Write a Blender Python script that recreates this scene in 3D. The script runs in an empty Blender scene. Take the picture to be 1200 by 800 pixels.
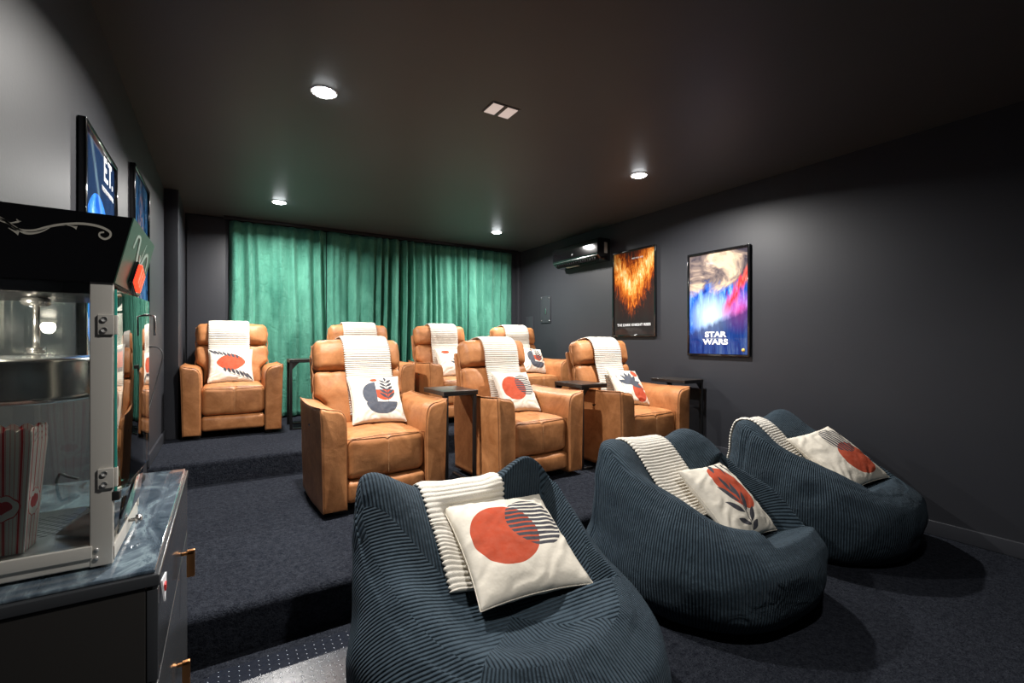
import bpy, math, random
from math import sin, cos, pi, radians as R, sqrt, atan2, exp
from mathutils import Vector, Matrix, noise
from mathutils.bvhtree import BVHTree
random.seed(7)
scn = bpy.context.scene
COL = scn.collection

# ------------------------------------------------------------------ helpers
def link(name, me, mat=None, parent=None, smooth=True):
    o = bpy.data.objects.new(name, me)
    COL.objects.link(o)
    if mat is not None:
        for m in (mat if isinstance(mat, (list, tuple)) else [mat]):
            me.materials.append(m)
    if parent is not None:
        o.parent = parent
    if smooth and me is not None and len(me.polygons):
        me.polygons.foreach_set('use_smooth', [True] * len(me.polygons))
    return o

class MB:
    def __init__(s):
        s.v = []; s.f = []; s.m = []; s.cur = 0; s.sm = []
    def add(s, vs, fs, smooth=True):
        b = len(s.v)
        s.v += [tuple(p) for p in vs]
        for f in fs:
            s.f.append([i + b for i in f]); s.m.append(s.cur); s.sm.append(smooth)
        return s
    def rbox(s, c, size, r=0.01, n=1, fn=None, k=3, smooth=True):
        hx, hy, hz = [a / 2 for a in size]
        r = min(r, hx * .999, hy * .999, hz * .999)
        def axis(h):
            i = h - r
            a = [-h + r * (1 - math.tan((1 - t / k) * pi / 4)) for t in range(k)]
            mid = [-i + 2 * i * t / n for t in range(n + 1)]
            return a + mid + [-q for q in reversed(a)]
        A = [axis(hx), axis(hy), axis(hz)]
        H = [hx, hy, hz]; I = [hx - r, hy - r, hz - r]
        idx = {}; vs = []; fs = []
        def vid(i, j, l):
            key = (i, j, l)
            if key in idx: return idx[key]
            q = [A[0][i], A[1][j], A[2][l]]
            cc = [max(-I[t], min(I[t], q[t])) for t in range(3)]
            d = Vector([q[t] - cc[t] for t in range(3)])
            if d.length > 1e-9:
                d.normalize(); q = [cc[t] + d[t] * r for t in range(3)]
            if fn: q = fn(*q)
            idx[key] = len(vs); vs.append((q[0] + c[0], q[1] + c[1], q[2] + c[2]))
            return idx[key]
        N = [len(a) - 1 for a in A]
        for i in range(N[0]):
            for j in range(N[1]):
                fs.append([vid(i, j, 0), vid(i, j + 1, 0), vid(i + 1, j + 1, 0), vid(i + 1, j, 0)])
                fs.append([vid(i, j, N[2]), vid(i + 1, j, N[2]), vid(i + 1, j + 1, N[2]), vid(i, j + 1, N[2])])
        for i in range(N[0]):
            for l in range(N[2]):
                fs.append([vid(i, 0, l), vid(i + 1, 0, l), vid(i + 1, 0, l + 1), vid(i, 0, l + 1)])
                fs.append([vid(i, N[1], l), vid(i, N[1], l + 1), vid(i + 1, N[1], l + 1), vid(i + 1, N[1], l)])
        for j in range(N[1]):
            for l in range(N[2]):
                fs.append([vid(0, j, l), vid(0, j, l + 1), vid(0, j + 1, l + 1), vid(0, j + 1, l)])
                fs.append([vid(N[0], j, l), vid(N[0], j + 1, l), vid(N[0], j + 1, l + 1), vid(N[0], j, l + 1)])
        return s.add(vs, fs, smooth)
    def box(s, x0, x1, y0, y1, z0, z1, r=0.0015):
        return s.rbox(((x0 + x1) / 2, (y0 + y1) / 2, (z0 + z1) / 2), (x1 - x0, y1 - y0, z1 - z0), r, 1, None, 2)
    def tube(s, pts, rad, n=10, closed=False, flat=None):
        pts = [Vector(p) for p in pts]
        m = len(pts); rings = []
        up = None
        for i, p in enumerate(pts):
            if closed: t = pts[(i + 1) % m] - pts[i - 1]
            else: t = pts[min(i + 1, m - 1)] - pts[max(i - 1, 0)]
            if t.length < 1e-9: t = Vector((0, 0, 1))
            t.normalize()
            if up is None:
                up = Vector((0, 0, 1)) if abs(t.z) < .9 else Vector((1, 0, 0))
            a = t.cross(up)
            if a.length < 1e-6: a = t.orthogonal()
            a.normalize(); b = a.cross(t).normalized(); up = b
            rr = rad[i] if isinstance(rad, (list, tuple)) else rad
            rings.append([p + (a * cos(2 * pi * q / n) + b * sin(2 * pi * q / n)) * rr for q in range(n)])
        vs = [v for r_ in rings for v in r_]; fs = []
        for i in range(m if closed else m - 1):
            for q in range(n):
                i2 = (i + 1) % m
                fs.append([i * n + q, i * n + (q + 1) % n, i2 * n + (q + 1) % n, i2 * n + q])
        if not closed:
            fs.append(list(range(n))[::-1]); fs.append([(m - 1) * n + q for q in range(n)])
        return s.add(vs, fs)
    def lathe(s, prof, c=(0, 0, 0), n=32, axis='z', cap=True):
        vs = []; fs = []
        for (r, z) in prof:
            for q in range(n):
                a = 2 * pi * q / n
                if axis == 'z': vs.append((c[0] + r * cos(a), c[1] + r * sin(a), c[2] + z))
                elif axis == 'x': vs.append((c[0] + z, c[1] + r * cos(a), c[2] + r * sin(a)))
                else: vs.append((c[0] + r * sin(a), c[1] + z, c[2] + r * cos(a)))
        m = len(prof)
        for i in range(m - 1):
            for q in range(n):
                fs.append([i * n + q, i * n + (q + 1) % n, (i + 1) * n + (q + 1) % n, (i + 1) * n + q])
        if cap:
            fs.append(list(range(n))[::-1]); fs.append([(m - 1) * n + q for q in range(n)])
        return s.add(vs, fs)
    def prism(s, prof, a0, a1, axis='y'):
        n = len(prof); vs = []
        for a in (a0, a1):
            for (p, q) in prof:
                vs.append({'y': (p, a, q), 'x': (a, p, q), 'z': (p, q, a)}[axis])
        fs = [[i, (i + 1) % n, n + (i + 1) % n, n + i] for i in range(n)]
        fs.append(list(range(n))[::-1]); fs.append([n + i for i in range(n)])
        return s.add(vs, fs, False)
    def build(s, name, mat, parent=None, recalc=True):
        me = bpy.data.meshes.new(name)
        me.from_pydata(s.v, [], s.f); me.update()
        if recalc:
            import bmesh
            bm = bmesh.new(); bm.from_mesh(me)
            bmesh.ops.recalc_face_normals(bm, faces=bm.faces)
            bm.to_mesh(me); bm.free()
        o = link(name, me, mat, parent, False)
        me.polygons.foreach_set('use_smooth', s.sm)
        me.polygons.foreach_set('material_index', s.m)
        return o

def tag(o, label, cat, group=None, kind=None):
    if label: o['label'] = label
    if cat: o['category'] = cat
    if group: o['group'] = group
    if kind: o['kind'] = kind
    return o
def thing(name, label, cat, loc=(0, 0, 0), rz=0, group=None):
    o = bpy.data.objects.new(name, None); COL.objects.link(o)
    o.location = loc; o.rotation_euler = (0, 0, rz); o.empty_display_size = .1
    return tag(o, label, cat, group)
def kids(o): return [c for c in bpy.data.objects if c.parent == o]
def copy_tree(o, parent=None):
    c = o.copy(); COL.objects.link(c); c.parent = parent
    for ch in kids(o):
        if ch.name != c.name: copy_tree(ch, c)
    return c

# ------------------------------------------------------------------ materials
class NT:
    def __init__(s, name):
        s.mat = bpy.data.materials.new(name); s.mat.use_nodes = True
        s.t = s.mat.node_tree; s.bsdf = s.t.nodes['Principled BSDF']
    def n(s, ty, **kw):
        nd = s.t.nodes.new(ty)
        for k, v in kw.items(): setattr(nd, k, v)
        return nd
    def L(s, a, b): s.t.links.new(a, b)
    def put(s, sock, v):
        if isinstance(v, bpy.types.NodeSocket): s.L(v, sock)
        else: sock.default_value = v
    def m(s, op, a, b=0.0, c=None, clamp=False):
        nd = s.n('ShaderNodeMath', operation=op); nd.use_clamp = clamp
        s.put(nd.inputs[0], a); s.put(nd.inputs[1], b)
        if c is not None: s.put(nd.inputs[2], c)
        return nd.outputs[0]
    def mix(s, f, a, b, blend='MIX'):
        nd = s.n('ShaderNodeMix', data_type='RGBA', blend_type=blend)
        s.put(nd.inputs[0], f)
        for i, v in ((6, a), (7, b)):
            if not isinstance(v, bpy.types.NodeSocket): v = (*v[:3], 1)
            s.put(nd.inputs[i], v)
        return nd.outputs[2]
    def coord(s, kind='Object'):
        return s.n('ShaderNodeTexCoord').outputs[kind]
    def mapping(s, v, loc=(0, 0, 0), rot=0, sc=(1, 1, 1), ty='POINT'):
        nd = s.n('ShaderNodeMapping', vector_type=ty)
        s.L(v, nd.inputs[0]); nd.inputs[1].default_value = loc
        nd.inputs[2].default_value = (0, 0, rot); nd.inputs[3].default_value = sc
        return nd.outputs[0]
    def noise(s, v, sc, det=3, rough=.5, dist=0):
        nd = s.n('ShaderNodeTexNoise'); s.L(v, nd.inputs['Vector'])
        nd.inputs['Scale'].default_value = sc; nd.inputs['Detail'].default_value = det
        nd.inputs['Roughness'].default_value = rough; nd.inputs['Distortion'].default_value = dist
        return nd.outputs[0]
    def ramp(s, f, stops, interp='LINEAR'):
        nd = s.n('ShaderNodeValToRGB'); s.L(f, nd.inputs[0]); cr = nd.color_ramp
        cr.interpolation = interp
        while len(cr.elements) < len(stops): cr.elements.new(.5)
        for e, (p, c) in zip(cr.elements, stops):
            e.position = p; e.color = (*c[:3], 1) if not isinstance(c, (int, float)) else (c, c, c, 1)
        return nd.outputs[0]
    def xyz(s, v):
        nd = s.n('ShaderNodeSeparateXYZ'); s.L(v, nd.inputs[0]); return nd.outputs
    def bump(s, h, strength=.5, dist=.01, prev=None):
        nd = s.n('ShaderNodeBump'); s.L(h, nd.inputs['Height'])
        nd.inputs['Strength'].default_value = strength; nd.inputs['Distance'].default_value = dist
        if prev is not None: s.L(prev, nd.inputs['Normal'])
        s.L(nd.outputs[0], s.bsdf.inputs['Normal'])
        return nd.outputs[0]
    def set(s, **kw):
        nm = {'color': 'Base Color', 'rough': 'Roughness', 'metal': 'Metallic', 'spec': 'Specular IOR Level',
              'coat': 'Coat Weight', 'coatr': 'Coat Roughness', 'sheen': 'Sheen Weight', 'sheenr': 'Sheen Roughness',
              'trans': 'Transmission Weight', 'ior': 'IOR', 'em': 'Emission Color', 'ems': 'Emission Strength', 'alpha': 'Alpha', 'sheent': 'Sheen Tint'}
        for k, v in kw.items():
            if k in ('color', 'em', 'sheent') and not isinstance(v, bpy.types.NodeSocket): v = (*v[:3], 1)
            s.put(s.bsdf.inputs[nm[k]], v)
        return s
    # print masks on a coordinate in -1..1
    def ell(s, v, cx, cy, rx, ry, rot=0):
        q = s.mapping(v, (cx, cy, 0), rot, (rx, ry, 1), 'TEXTURE')
        nd = s.n('ShaderNodeVectorMath', operation='LENGTH'); s.L(q, nd.inputs[0])
        return s.m('LESS_THAN', nd.outputs['Value'], 1.0)
    def leaf(s, v, cx, cy, rx, ry, rot=0):
        q = s.xyz(s.mapping(v, (cx, cy, 0), rot, (rx, ry, 1), 'TEXTURE'))
        return s.m('LESS_THAN', s.m('ABSOLUTE', q[1]), s.m('SUBTRACT', 1.0, s.m('MULTIPLY', q[0], q[0])))
    def orr(s, *ms):
        a = ms[0]
        for b in ms[1:]: a = s.m('MAXIMUM', a, b)
        return a
    def andd(s, *ms):
        a = ms[0]
        for b in ms[1:]: a = s.m('MULTIPLY', a, b)
        return a
    def inv(s, a): return s.m('SUBTRACT', 1.0, a)

def simple(name, color, rough=.5, metal=0, **kw):
    return NT(name).set(color=color, rough=rough, metal=metal, **kw).mat

def paint(name, c, rough=.5, amt=.12):
    n = NT(name); co = n.coord()
    f = n.noise(co, 1.3, 4, .55)
    n.set(color=n.mix(f, [a * (1 - amt) for a in c], [a * (1 + amt) for a in c]), rough=rough, spec=.35)
    n.bump(n.noise(co, 90, 3), .08, .003)
    return n.mat
M = {}
M['wall'] = paint('charcoal_wall_paint', (.030, .0315, .038), .50)
M['ceil'] = paint('charcoal_ceiling_paint', (.058, .060, .064), .5)
M['trim'] = simple('charcoal_trim_gloss', (.036, .038, .045), .28)

def carpet():
    n = NT('navy_carpet'); co = n.coord()
    f1 = n.noise(co, 120, 3, .7); f2 = n.noise(co, 2.6, 6, .7); f3 = n.noise(co, 38, 4, .75)
    base = n.mix(f2, (.005, .006, .0095), (.013, .015, .022))
    c = n.mix(n.ramp(n.m('MULTIPLY', n.m('ADD', f1, f3), .5), [(.40, 0), (.62, 1)]), base, (.032, .036, .046))
    n.set(color=c, rough=.95, spec=.05)
    h = n.m('ADD', f1, n.m('MULTIPLY', f3, .8))
    n.bump(h, .9, .012)
    return n.mat
M['carpet'] = carpet()

def leather(name, lo, hi, rough=.42):
    n = NT(name); co = n.coord()
    oi = n.n('ShaderNodeObjectInfo')
    vm = n.n('ShaderNodeVectorMath', operation='ADD'); n.L(co, vm.inputs[0]); n.L(oi.outputs['Location'], vm.inputs[1])
    co = vm.outputs[0]
    f = n.ramp(n.noise(co, 6.5, 7, .7, .6), [(.32, 0), (.68, 1)])
    f2 = n.noise(co, 38, 4, .6)
    c = n.mix(f, lo, hi)
    c = n.mix(n.m('MULTIPLY', f2, .35), c, [a * .72 for a in lo])
    n.set(color=c, rough=n.m('ADD', rough, n.m('MULTIPLY', f2, .16)), spec=.42)
    vo = n.n('ShaderNodeTexVoronoi', feature='DISTANCE_TO_EDGE'); n.L(co, vo.inputs['Vector']); vo.inputs['Scale'].default_value = 170
    b = n.bump(n.noise(co, 12, 4, .55, .5), .22, .015)
    n.bump(vo.outputs['Distance'], .25, .003, b)
    return n.mat
M['leather'] = leather('tan_leather', (.32, .118, .036), (.60, .262, .100))
M['piping'] = leather('dark_tan_piping', (.30, .12, .045), (.42, .18, .07))
M['stitch'] = simple('pale_stitching', (.62, .40, .22), .7)
M['black'] = simple('black_powder_coat', (.010, .010, .011), .38)
M['blackgloss'] = simple('black_gloss_plastic', (.006, .006, .007), .1, coat=.6, coatr=.05)
M['blackmatt'] = simple('black_rubber', (.012, .012, .013), .6)
M['tabletop'] = simple('black_wood_top', (.022, .018, .016), .3)

def knit():
    n = NT('cream_ribbed_chenille'); co = n.coord()
    f = n.noise(co, 240, 3); f2 = n.noise(co, 8, 3)
    n.set(color=n.mix(f2, (.62, .575, .49), (.71, .67, .60)), rough=.95, spec=.1, sheen=.3, sheenr=.5)
    n.bump(f, .6, .004)
    return n.mat
M['knit'] = knit()

def corduroy():
    n = NT('slate_blue_corduroy'); uv = n.coord('UV'); co = n.coord()
    x = n.xyz(uv)[0]
    wob = n.m('MULTIPLY', n.noise(co, 5, 2), .010)
    w = n.m('ABSOLUTE', n.m('SINE', n.m('MULTIPLY', n.m('ADD', x, wob), pi / .0122)))
    f = n.noise(co, 6, 5, .65, .5); f3 = n.noise(co, 45, 3)
    c = n.mix(n.ramp(f, [(.3, 0), (.75, 1)]), (.005, .010, .016), (.018, .030, .041))
    c = n.mix(n.m('MULTIPLY', n.m('POWER', w, .7), n.m('ADD', .25, n.m('MULTIPLY', f3, .6))), c, (.062, .092, .118))
    n.set(color=c, rough=.85, spec=.12, sheen=.06, sheenr=.4, sheent=(.6, .75, .9))
    b = n.bump(n.noise(co, 9, 4, .55, 1.5), .45, .03)
    n.bump(n.m('POWER', w, .6), 1.0, .008, b)
    return n.mat
M['cord'] = corduroy()

def velvet():
    n = NT('emerald_velvet'); co = n.coord()
    st = n.mapping(co, sc=(1.0, 1.0, .35))
    f = n.noise(st, 5, 5, .6, .6); f2 = n.noise(co, 22, 5, .7, 1.6)
    c = n.mix(n.ramp(f, [(.32, 0), (.7, 1)]), (.035, .170, .120), (.110, .360, .265))
    vo = n.n('ShaderNodeTexVoronoi', feature='DISTANCE_TO_EDGE'); n.L(n.mapping(co, sc=(2.2, 2.2, 1.1)), vo.inputs['Vector']); vo.inputs['Scale'].default_value = 4
    n.set(color=c, rough=.75, spec=.25, sheen=.45, sheenr=.3, sheent=(.45, .95, .75))
    b = n.bump(f2, .7, .03)
    n.bump(n.ramp(vo.outputs['Distance'], [(0, 0), (.05, 1)]), .25, .012, b)
    return n.mat
M['velvet'] = velvet()

CREAM = (.72, .67, .575); RED = (.44, .045, .012); NAVY = (.020, .028, .050); BLUE = (.040, .056, .088)
def pillow_base(name):
    n = NT(name); uv = n.coord('UV')
    p = n.mapping(uv, (-1, -1, 0), 0, (2, 2, 1))
    wob = n.n('ShaderNodeTexNoise'); n.L(p, wob.inputs['Vector']); wob.inputs['Scale'].default_value = 6
    return n, p
def finish_pillow(n, c):
    co = n.coord()
    c = n.mix(n.m('MULTIPLY', n.noise(co, 30, 5, .7), .22), c, (.45, .38, .3))
    n.set(color=c, rough=.95, spec=.05)
    n.bump(n.noise(co, 14, 3), .3, .02)
    return n.mat
def pm_circles(name='cushion_print_circles', flip=False):
    n, p = pillow_base(name)
    if flip: a = (.34, .40, .50); b = (.30, -.28, .54)
    else: a = (.40, .20, .53); b = (-.24, .04, .60)
    red = n.ell(p, b[0], b[1], b[2], b[2]); st = n.ell(p, a[0], a[1], a[2], a[2])
    q = n.xyz(p)
    ph = n.m('MULTIPLY', n.m('ADD', q[1] if not flip else n.m('ADD', q[0], n.m('MULTIPLY', q[1], .2)), n.m('MULTIPLY', n.m('SINE', n.m('MULTIPLY', q[0], 4.0)), .012)), 2 * pi / (.098 if not flip else .13))
    stripes = n.m('GREATER_THAN', n.m('SINE', ph), -.45)
    c = n.mix(red, CREAM, RED)
    c = n.mix(n.andd(st, stripes), c, NAVY)
    return finish_pillow(n, c)
def pm_leaf(name='cushion_print_leaves'):
    n, p = pillow_base(name)
    dia = n.m('LESS_THAN', n.m('ADD', n.m('POWER', n.m('ABSOLUTE', n.m('DIVIDE', n.m('SUBTRACT', n.xyz(p)[0], .0), .66)), 1.5),
              n.m('POWER', n.m('ABSOLUTE', n.m('DIVIDE', n.m('SUBTRACT', n.xyz(p)[1], .05), .52)), 1.5)), 1.0)
    c = n.mix(dia, CREAM, RED)
    lv = []
    for k in range(7):
        for sg in (1, -1):
            a = R(128 - k * 3); ln = .50 - .035 * k
            bx, by = .98 - .20 * k, -.98 + .075 * k
            cx_, cy_ = bx + cos(a) * ln * .5, by + sin(a) * ln * .5
            lv.append(n.leaf(p, sg * cx_, sg * cy_, ln * .52, .062, a))
    lv.append(n.leaf(p, .35, -.78, .66, .016, R(160))); lv.append(n.leaf(p, -.35, .78, .66, .016, R(160)))
    c = n.mix(n.orr(*lv), c, NAVY)
    return finish_pillow(n, c)
def pm_frond(name='cushion_print_frond'):
    n, p = pillow_base(name)
    red = n.ell(p, .10, .22, .50, .66, .35)
    c = n.mix(red, CREAM, RED)
    lv = [n.leaf(p, -.12, -.42, .55, .016, R(80))]
    for an, ln, ox, oy in [(150, .40, -.18, -.75), (140, .52, -.16, -.45), (122, .55, -.14, -.2), (98, .5, -.08, .0), (72, .45, -.06, -.15),
                           (55, .5, -.1, -.42), (38, .46, -.14, -.68), (30, .34, -.2, -.88)]:
        a = R(an)
        lv.append(n.leaf(p, ox + cos(a) * ln * .55, oy + sin(a) * ln * .5, ln * .55, .075, a))
    for an, ox, oy in [(230, .15, .98), (255, .42, .95), (275, .62, .9)]:
        a = R(an); lv.append(n.leaf(p, ox + cos(a) * .2, oy + sin(a) * .2, .26, .05, a))
    c = n.mix(n.orr(*lv), c, NAVY)
    return finish_pillow(n, c)
def pm_bowl(name='cushion_print_plant_in_bowl'):
    n, p = pillow_base(name); q = n.xyz(p)
    half = n.andd(n.ell(p, -.06, .10, .52, .52), n.m('LESS_THAN', q[0], -.06))
    redb = n.andd(n.ell(p, .24, .26, .44, .46), n.m('LESS_THAN', q[1], .26))
    bowl = n.andd(n.ell(p, .12, -.26, .60, .50), n.m('LESS_THAN', q[1], -.26))
    dot = n.ell(p, -.08, .74, .13, .09)
    c = n.mix(redb, CREAM, RED); c = n.mix(dot, c, RED)
    c = n.mix(n.orr(half, bowl), c, BLUE)
    lv = [n.leaf(p, .36, .15, .56, .018, R(90))]
    for k in range(5):
        y = -.12 + k * .17; ln = .20 - k * .012
        for sgn in (1, -1):
            a = R(90 - sgn * 52); lv.append(n.leaf(p, .36 + cos(a) * ln, y + sin(a) * ln, ln, .055, a))
    lv.append(n.leaf(p, .36, .80, .15, .05, R(90)))
    c = n.mix(n.orr(*lv), c, NAVY)
    return finish_pillow(n, c)
def pm_agave(name='cushion_print_agave'):
    n, p = pillow_base(name); q = n.xyz(p)
    dot = n.ell(p, -.42, .60, .26, .14)
    red2 = n.ell(p, .58, .02, .30, .52, -.2)
    bowl = n.andd(n.ell(p, .42, -.42, .38, .34), n.m('LESS_THAN', q[1], -.40))
    c = n.mix(n.orr(dot, red2), CREAM, RED)
    lv = []
    for an in (25, 52, 78, 104, 130, 155):
        a = R(an); lv.append(n.leaf(p, .34 + cos(a) * .30, -.36 + sin(a) * .30, .34, .075, a))
    c = n.mix(n.orr(bowl, *lv), c, BLUE)
    return finish_pillow(n, c)
def pm_blossom(name='cushion_print_blue_petals'):
    n, p = pillow_base(name)
    c = n.mix(n.orr(n.ell(p, .56, .70, .26, .22, .4), n.ell(p, .36, -.42, .46, .52)), CREAM, RED)
    lv = [n.leaf(p, -.72, .25, .6, .02, R(108))]
    for an in (15, 45, 75, 100, 130, 165, -10):
        a = R(an); lv.append(n.leaf(p, -.06 + cos(a) * .34, -.02 + sin(a) * .34, .40, .12, a))
    c = n.mix(n.orr(*lv), c, BLUE)
    return finish_pillow(n, c)
M['p_circles'] = pm_circles(); M['p_circles2'] = pm_circles('cushion_print_circles_turned', True)
M['p_leaf'] = pm_leaf(); M['p_frond'] = pm_frond(); M['p_bowl'] = pm_bowl(); M['p_agave'] = pm_agave(); M['p_petal'] = pm_blossom()
M['cream'] = finish_pillow(NT('cushion_cream_cotton'), CREAM)

# ------------------------------------------------------------------ camera
HC = 1.28
cam_d = bpy.data.cameras.new('camera'); cam = bpy.data.objects.new('camera', cam_d); COL.objects.link(cam)
cam.location = (0, 0, HC); cam.rotation_euler = (R(90), 0, R(-31.8))
cam_d.sensor_width = 36; cam_d.lens = 36 * 545 / 1200; cam_d.clip_start = .02
scn.camera = cam

# ------------------------------------------------------------------ room shell
XL, XR, YB, YF, HZ = -.47, 4.0, 6.25, -1.3, 2.697
P1, P2 = .19, .37; Y1, Y2 = 2.22, 4.23
def st(o): o['kind'] = 'structure'; return o
T = .12
st(MB().box(XL - T, XR + T, YF - T, YB + T, -T, 0).build('floor', M['carpet']))
def platform(name, y0, y1, h, r=.035):
    prof = [(y1, 0.001), (y0, 0.001), (y0, h - r)]
    for k in range(1, 7):
        a = pi / 2 * k / 6; prof.append((y0 + r - r * cos(a), h - r + r * sin(a)))
    prof.append((y1, h))
    mb = MB(); mb.prism(prof, XL + .001, XR - .001, 'x')
    mb.sm = [True] * len(mb.sm)
    o = st(mb.build(name, M['carpet']))
    md = o.modifiers.new('edge', 'EDGE_SPLIT'); md.split_angle = R(40)
    return o
platform('floor_middle_platform', Y1, YB, P1)
platform('floor_rear_platform', Y2, YB, P2)
st(MB().box(XL - T, XR + T, YF - T, YB + T, HZ, HZ + T).build('ceiling', M['ceil']))
st(MB().box(XL - T, XL, YF - T, YB + T, 0, HZ).build('wall_left', M['wall']))
st(MB().box(XR, XR + T, YF - T, YB + T, 0, HZ).build('wall_right', M['wall']))
st(MB().box(XL, XR, YB, YB + T, 0, HZ).build('wall_back', M['wall']))
st(MB().box(XL, XR, YF - T, YF, 0, HZ).build('wall_front', M['wall']))
mb = MB(); mb.box(XL, -.36, 5.35, YB, P2, HZ, .003)
st(mb.build('wall_pillar', M['wall']))
mb = MB(); mb.box(-.345, .02, YB - .018, YB, P2, HZ - .02, .004)
st(mb.build('trim_1', M['wall']))
mb = MB(); mb.box(XR - .055, XR, YB - .07, YB, P2, HZ, .003)
st(mb.build('trim_2', M['wall']))
# skirting boards follow the steps
def skirt(name, x0, x1, segs):
    mb = MB()
    for (y0, y1, z) in segs:
        mb.box(x0, x1, y0, y1, z, z + .095, .004)
    return st(mb.build(name, M['trim']))
skirt('baseboard_right', XR - .016, XR, [(YF, Y1 - .002, 0), (Y1, Y2 - .002, P1), (Y2, YB - .07, P2)])
skirt('baseboard_left', XL, XL + .016, [(YF, Y1 - .002, 0), (Y1, Y2 - .002, P1), (Y2, 5.348, P2)])
mb = MB(); mb.box(-.36, .1, YB - .034, YB - .018, P2, P2 + .095, .004)
st(mb.build('baseboard_back', M['trim']))

# ------------------------------------------------------------------ lights
def em(name, c, s):
    n = NT(name); n.set(color=(0, 0, 0), em=c, ems=s, rough=.5); return n.mat
M['lamp'] = em('lit_led_diffuser', (.93, .97, 1.0), 40)
M['whiteplastic'] = simple('white_plastic', (.75, .75, .74), .35)
LN = [(.485, 2.81, 'white round downlight above the front left recliner, largest lit disc', 1),
      (3.01, 2.80, 'white round downlight on the right of the ceiling, above the right hand recliner', 1),
      (.48, 5.27, 'white round downlight above the lone recliner, left end of the green curtain', 1),
      (3.01, 5.23, 'white round downlight at the right end of the green curtain', 1),
      (1.0, .25, 'round downlight in the front part of the ceiling, between the bean bags and the cabinet', .38)]
for i, (x, y, lab, pw) in enumerate(LN):
    t = thing('downlight', lab, 'ceiling light', (x, y, HZ), 0, 'ceiling downlights')
    MB().lathe([(.060, -.0005), (.074, -.0005), (.074, -.003), (.070, -.0045), (.060, -.0045), (.060, -.0005)], n=48, cap=False).build('trim_ring', M['whiteplastic'], t)
    MB().lathe([(.0005, -.011), (.03, -.0108), (.050, -.0095), (.058, -.006), (.059, -.001), (.0005, -.001)], n=40).build('diffuser', M['lamp'], t)
    ld = bpy.data.lights.new('downlight_lamp', 'AREA'); ld.shape = 'DISK'; ld.size = .11; ld.energy = 62 * pw
    ld.color = (1.0, .965, .92); ld.spread = R(146 if i in (0, 4) else 162)
    lo = bpy.data.objects.new('downlight_lamp', ld); COL.objects.link(lo); lo.parent = t; lo.location = (0, 0, -.018)
# pair of pale rectangular insets in the ceiling, paleness put in as a glow
t = thing('ceiling_sensor_plate', 'pair of small pale rectangular plates set in the dark ceiling', 'ceiling fitting', (1.445, 2.46, HZ))
M['plate'] = simple('pale_pink_plastic', (.62, .50, .45), .5)
MB().box(-.095, .095, -.072, .072, -.004, -.0005, .001).build('frame', M['ceil'], t)
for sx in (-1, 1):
    MB().box(sx * .05 - .035, sx * .05 + .035, -.06, .06, -.008, -.003, .001).build('inset_panel', em('glowing_inset_panel', (.85, .66, .58), .55) if 'ip' not in M else M['ip'], t)

# ------------------------------------------------------------------ curtains
def fold(x):
    # depth of the folds along the rail; deeper and tighter near the joins
    joins = [.05, 1.02, 1.18, 1.95, 2.16, 3.06, 3.87]
    d = min(abs(x - j) for j in joins)
    amp = .027 + .022 * exp(-(d / .24) ** 2)
    ph = x * 46 + 6.0 * sin(x * 2.3 + .7) + 1.6 * sin(x * 7.1) + 1.1 * sin(x * 17 + 1)
    y = amp * sin(ph) + .008 * sin(x * 63 + 2 * sin(x * 11)) + .012 * sin(x * 5.1 + 1)
    return y
for (a, b, lab) in [(.05, 1.10, 'green velvet curtain panel at the left end, behind the lone recliner'),
               (1.10, 2.05, 'green velvet curtain panel, second from the left, with deep dark folds'),
               (2.05, 3.06, 'green velvet curtain panel, third from the left'),
               (3.06, 3.86, 'narrow green velvet curtain panel at the right end by the corner')]:
    nx = int((b - a) * 300); nz = 40; vs = []; fs = []
    a, b = a + .004, b - .004
    for j in range(nz + 1):
        z = P2 + .02 + (HZ - .045 - P2 - .02) * j / nz
        tt = j / nz
        for i in range(nx + 1):
            x = a + (b - a) * i / nx
            e = min(i, nx - i) / nx
            y = YB - .088 + fold(x + .012 * sin(z * 2.1 + x * 3)) * (1 - .35 * tt ** 6) + .012 * noise.noise(Vector((x * 2.2, z * 1.6, 3)))
            y += .006 * noise.noise(Vector((x * 9, z * 7, 5)))
            if e < .02: y += .02 * (1 - e / .02)
            vs.append((x, y, z))
    w = nx + 1
    for j in range(nz):
        for i in range(nx): fs.append([j * w + i, j * w + i + 1, (j + 1) * w + i + 1, (j + 1) * w + i])
    o = MB().add(vs, fs).build('curtain', M['velvet'], None, False)
    sd = o.modifiers.new('thick', 'SOLIDIFY'); sd.thickness = .003
    tag(o, lab, 'curtain', 'green velvet curtains')
mb = MB(); mb.box(.0, 3.92, YB - .115, YB - .085, HZ - .035, HZ - .001, .003)
tag(mb.build('curtain_track', M['black']), 'dark ceiling track carrying the green curtains', 'curtain rail')

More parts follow.
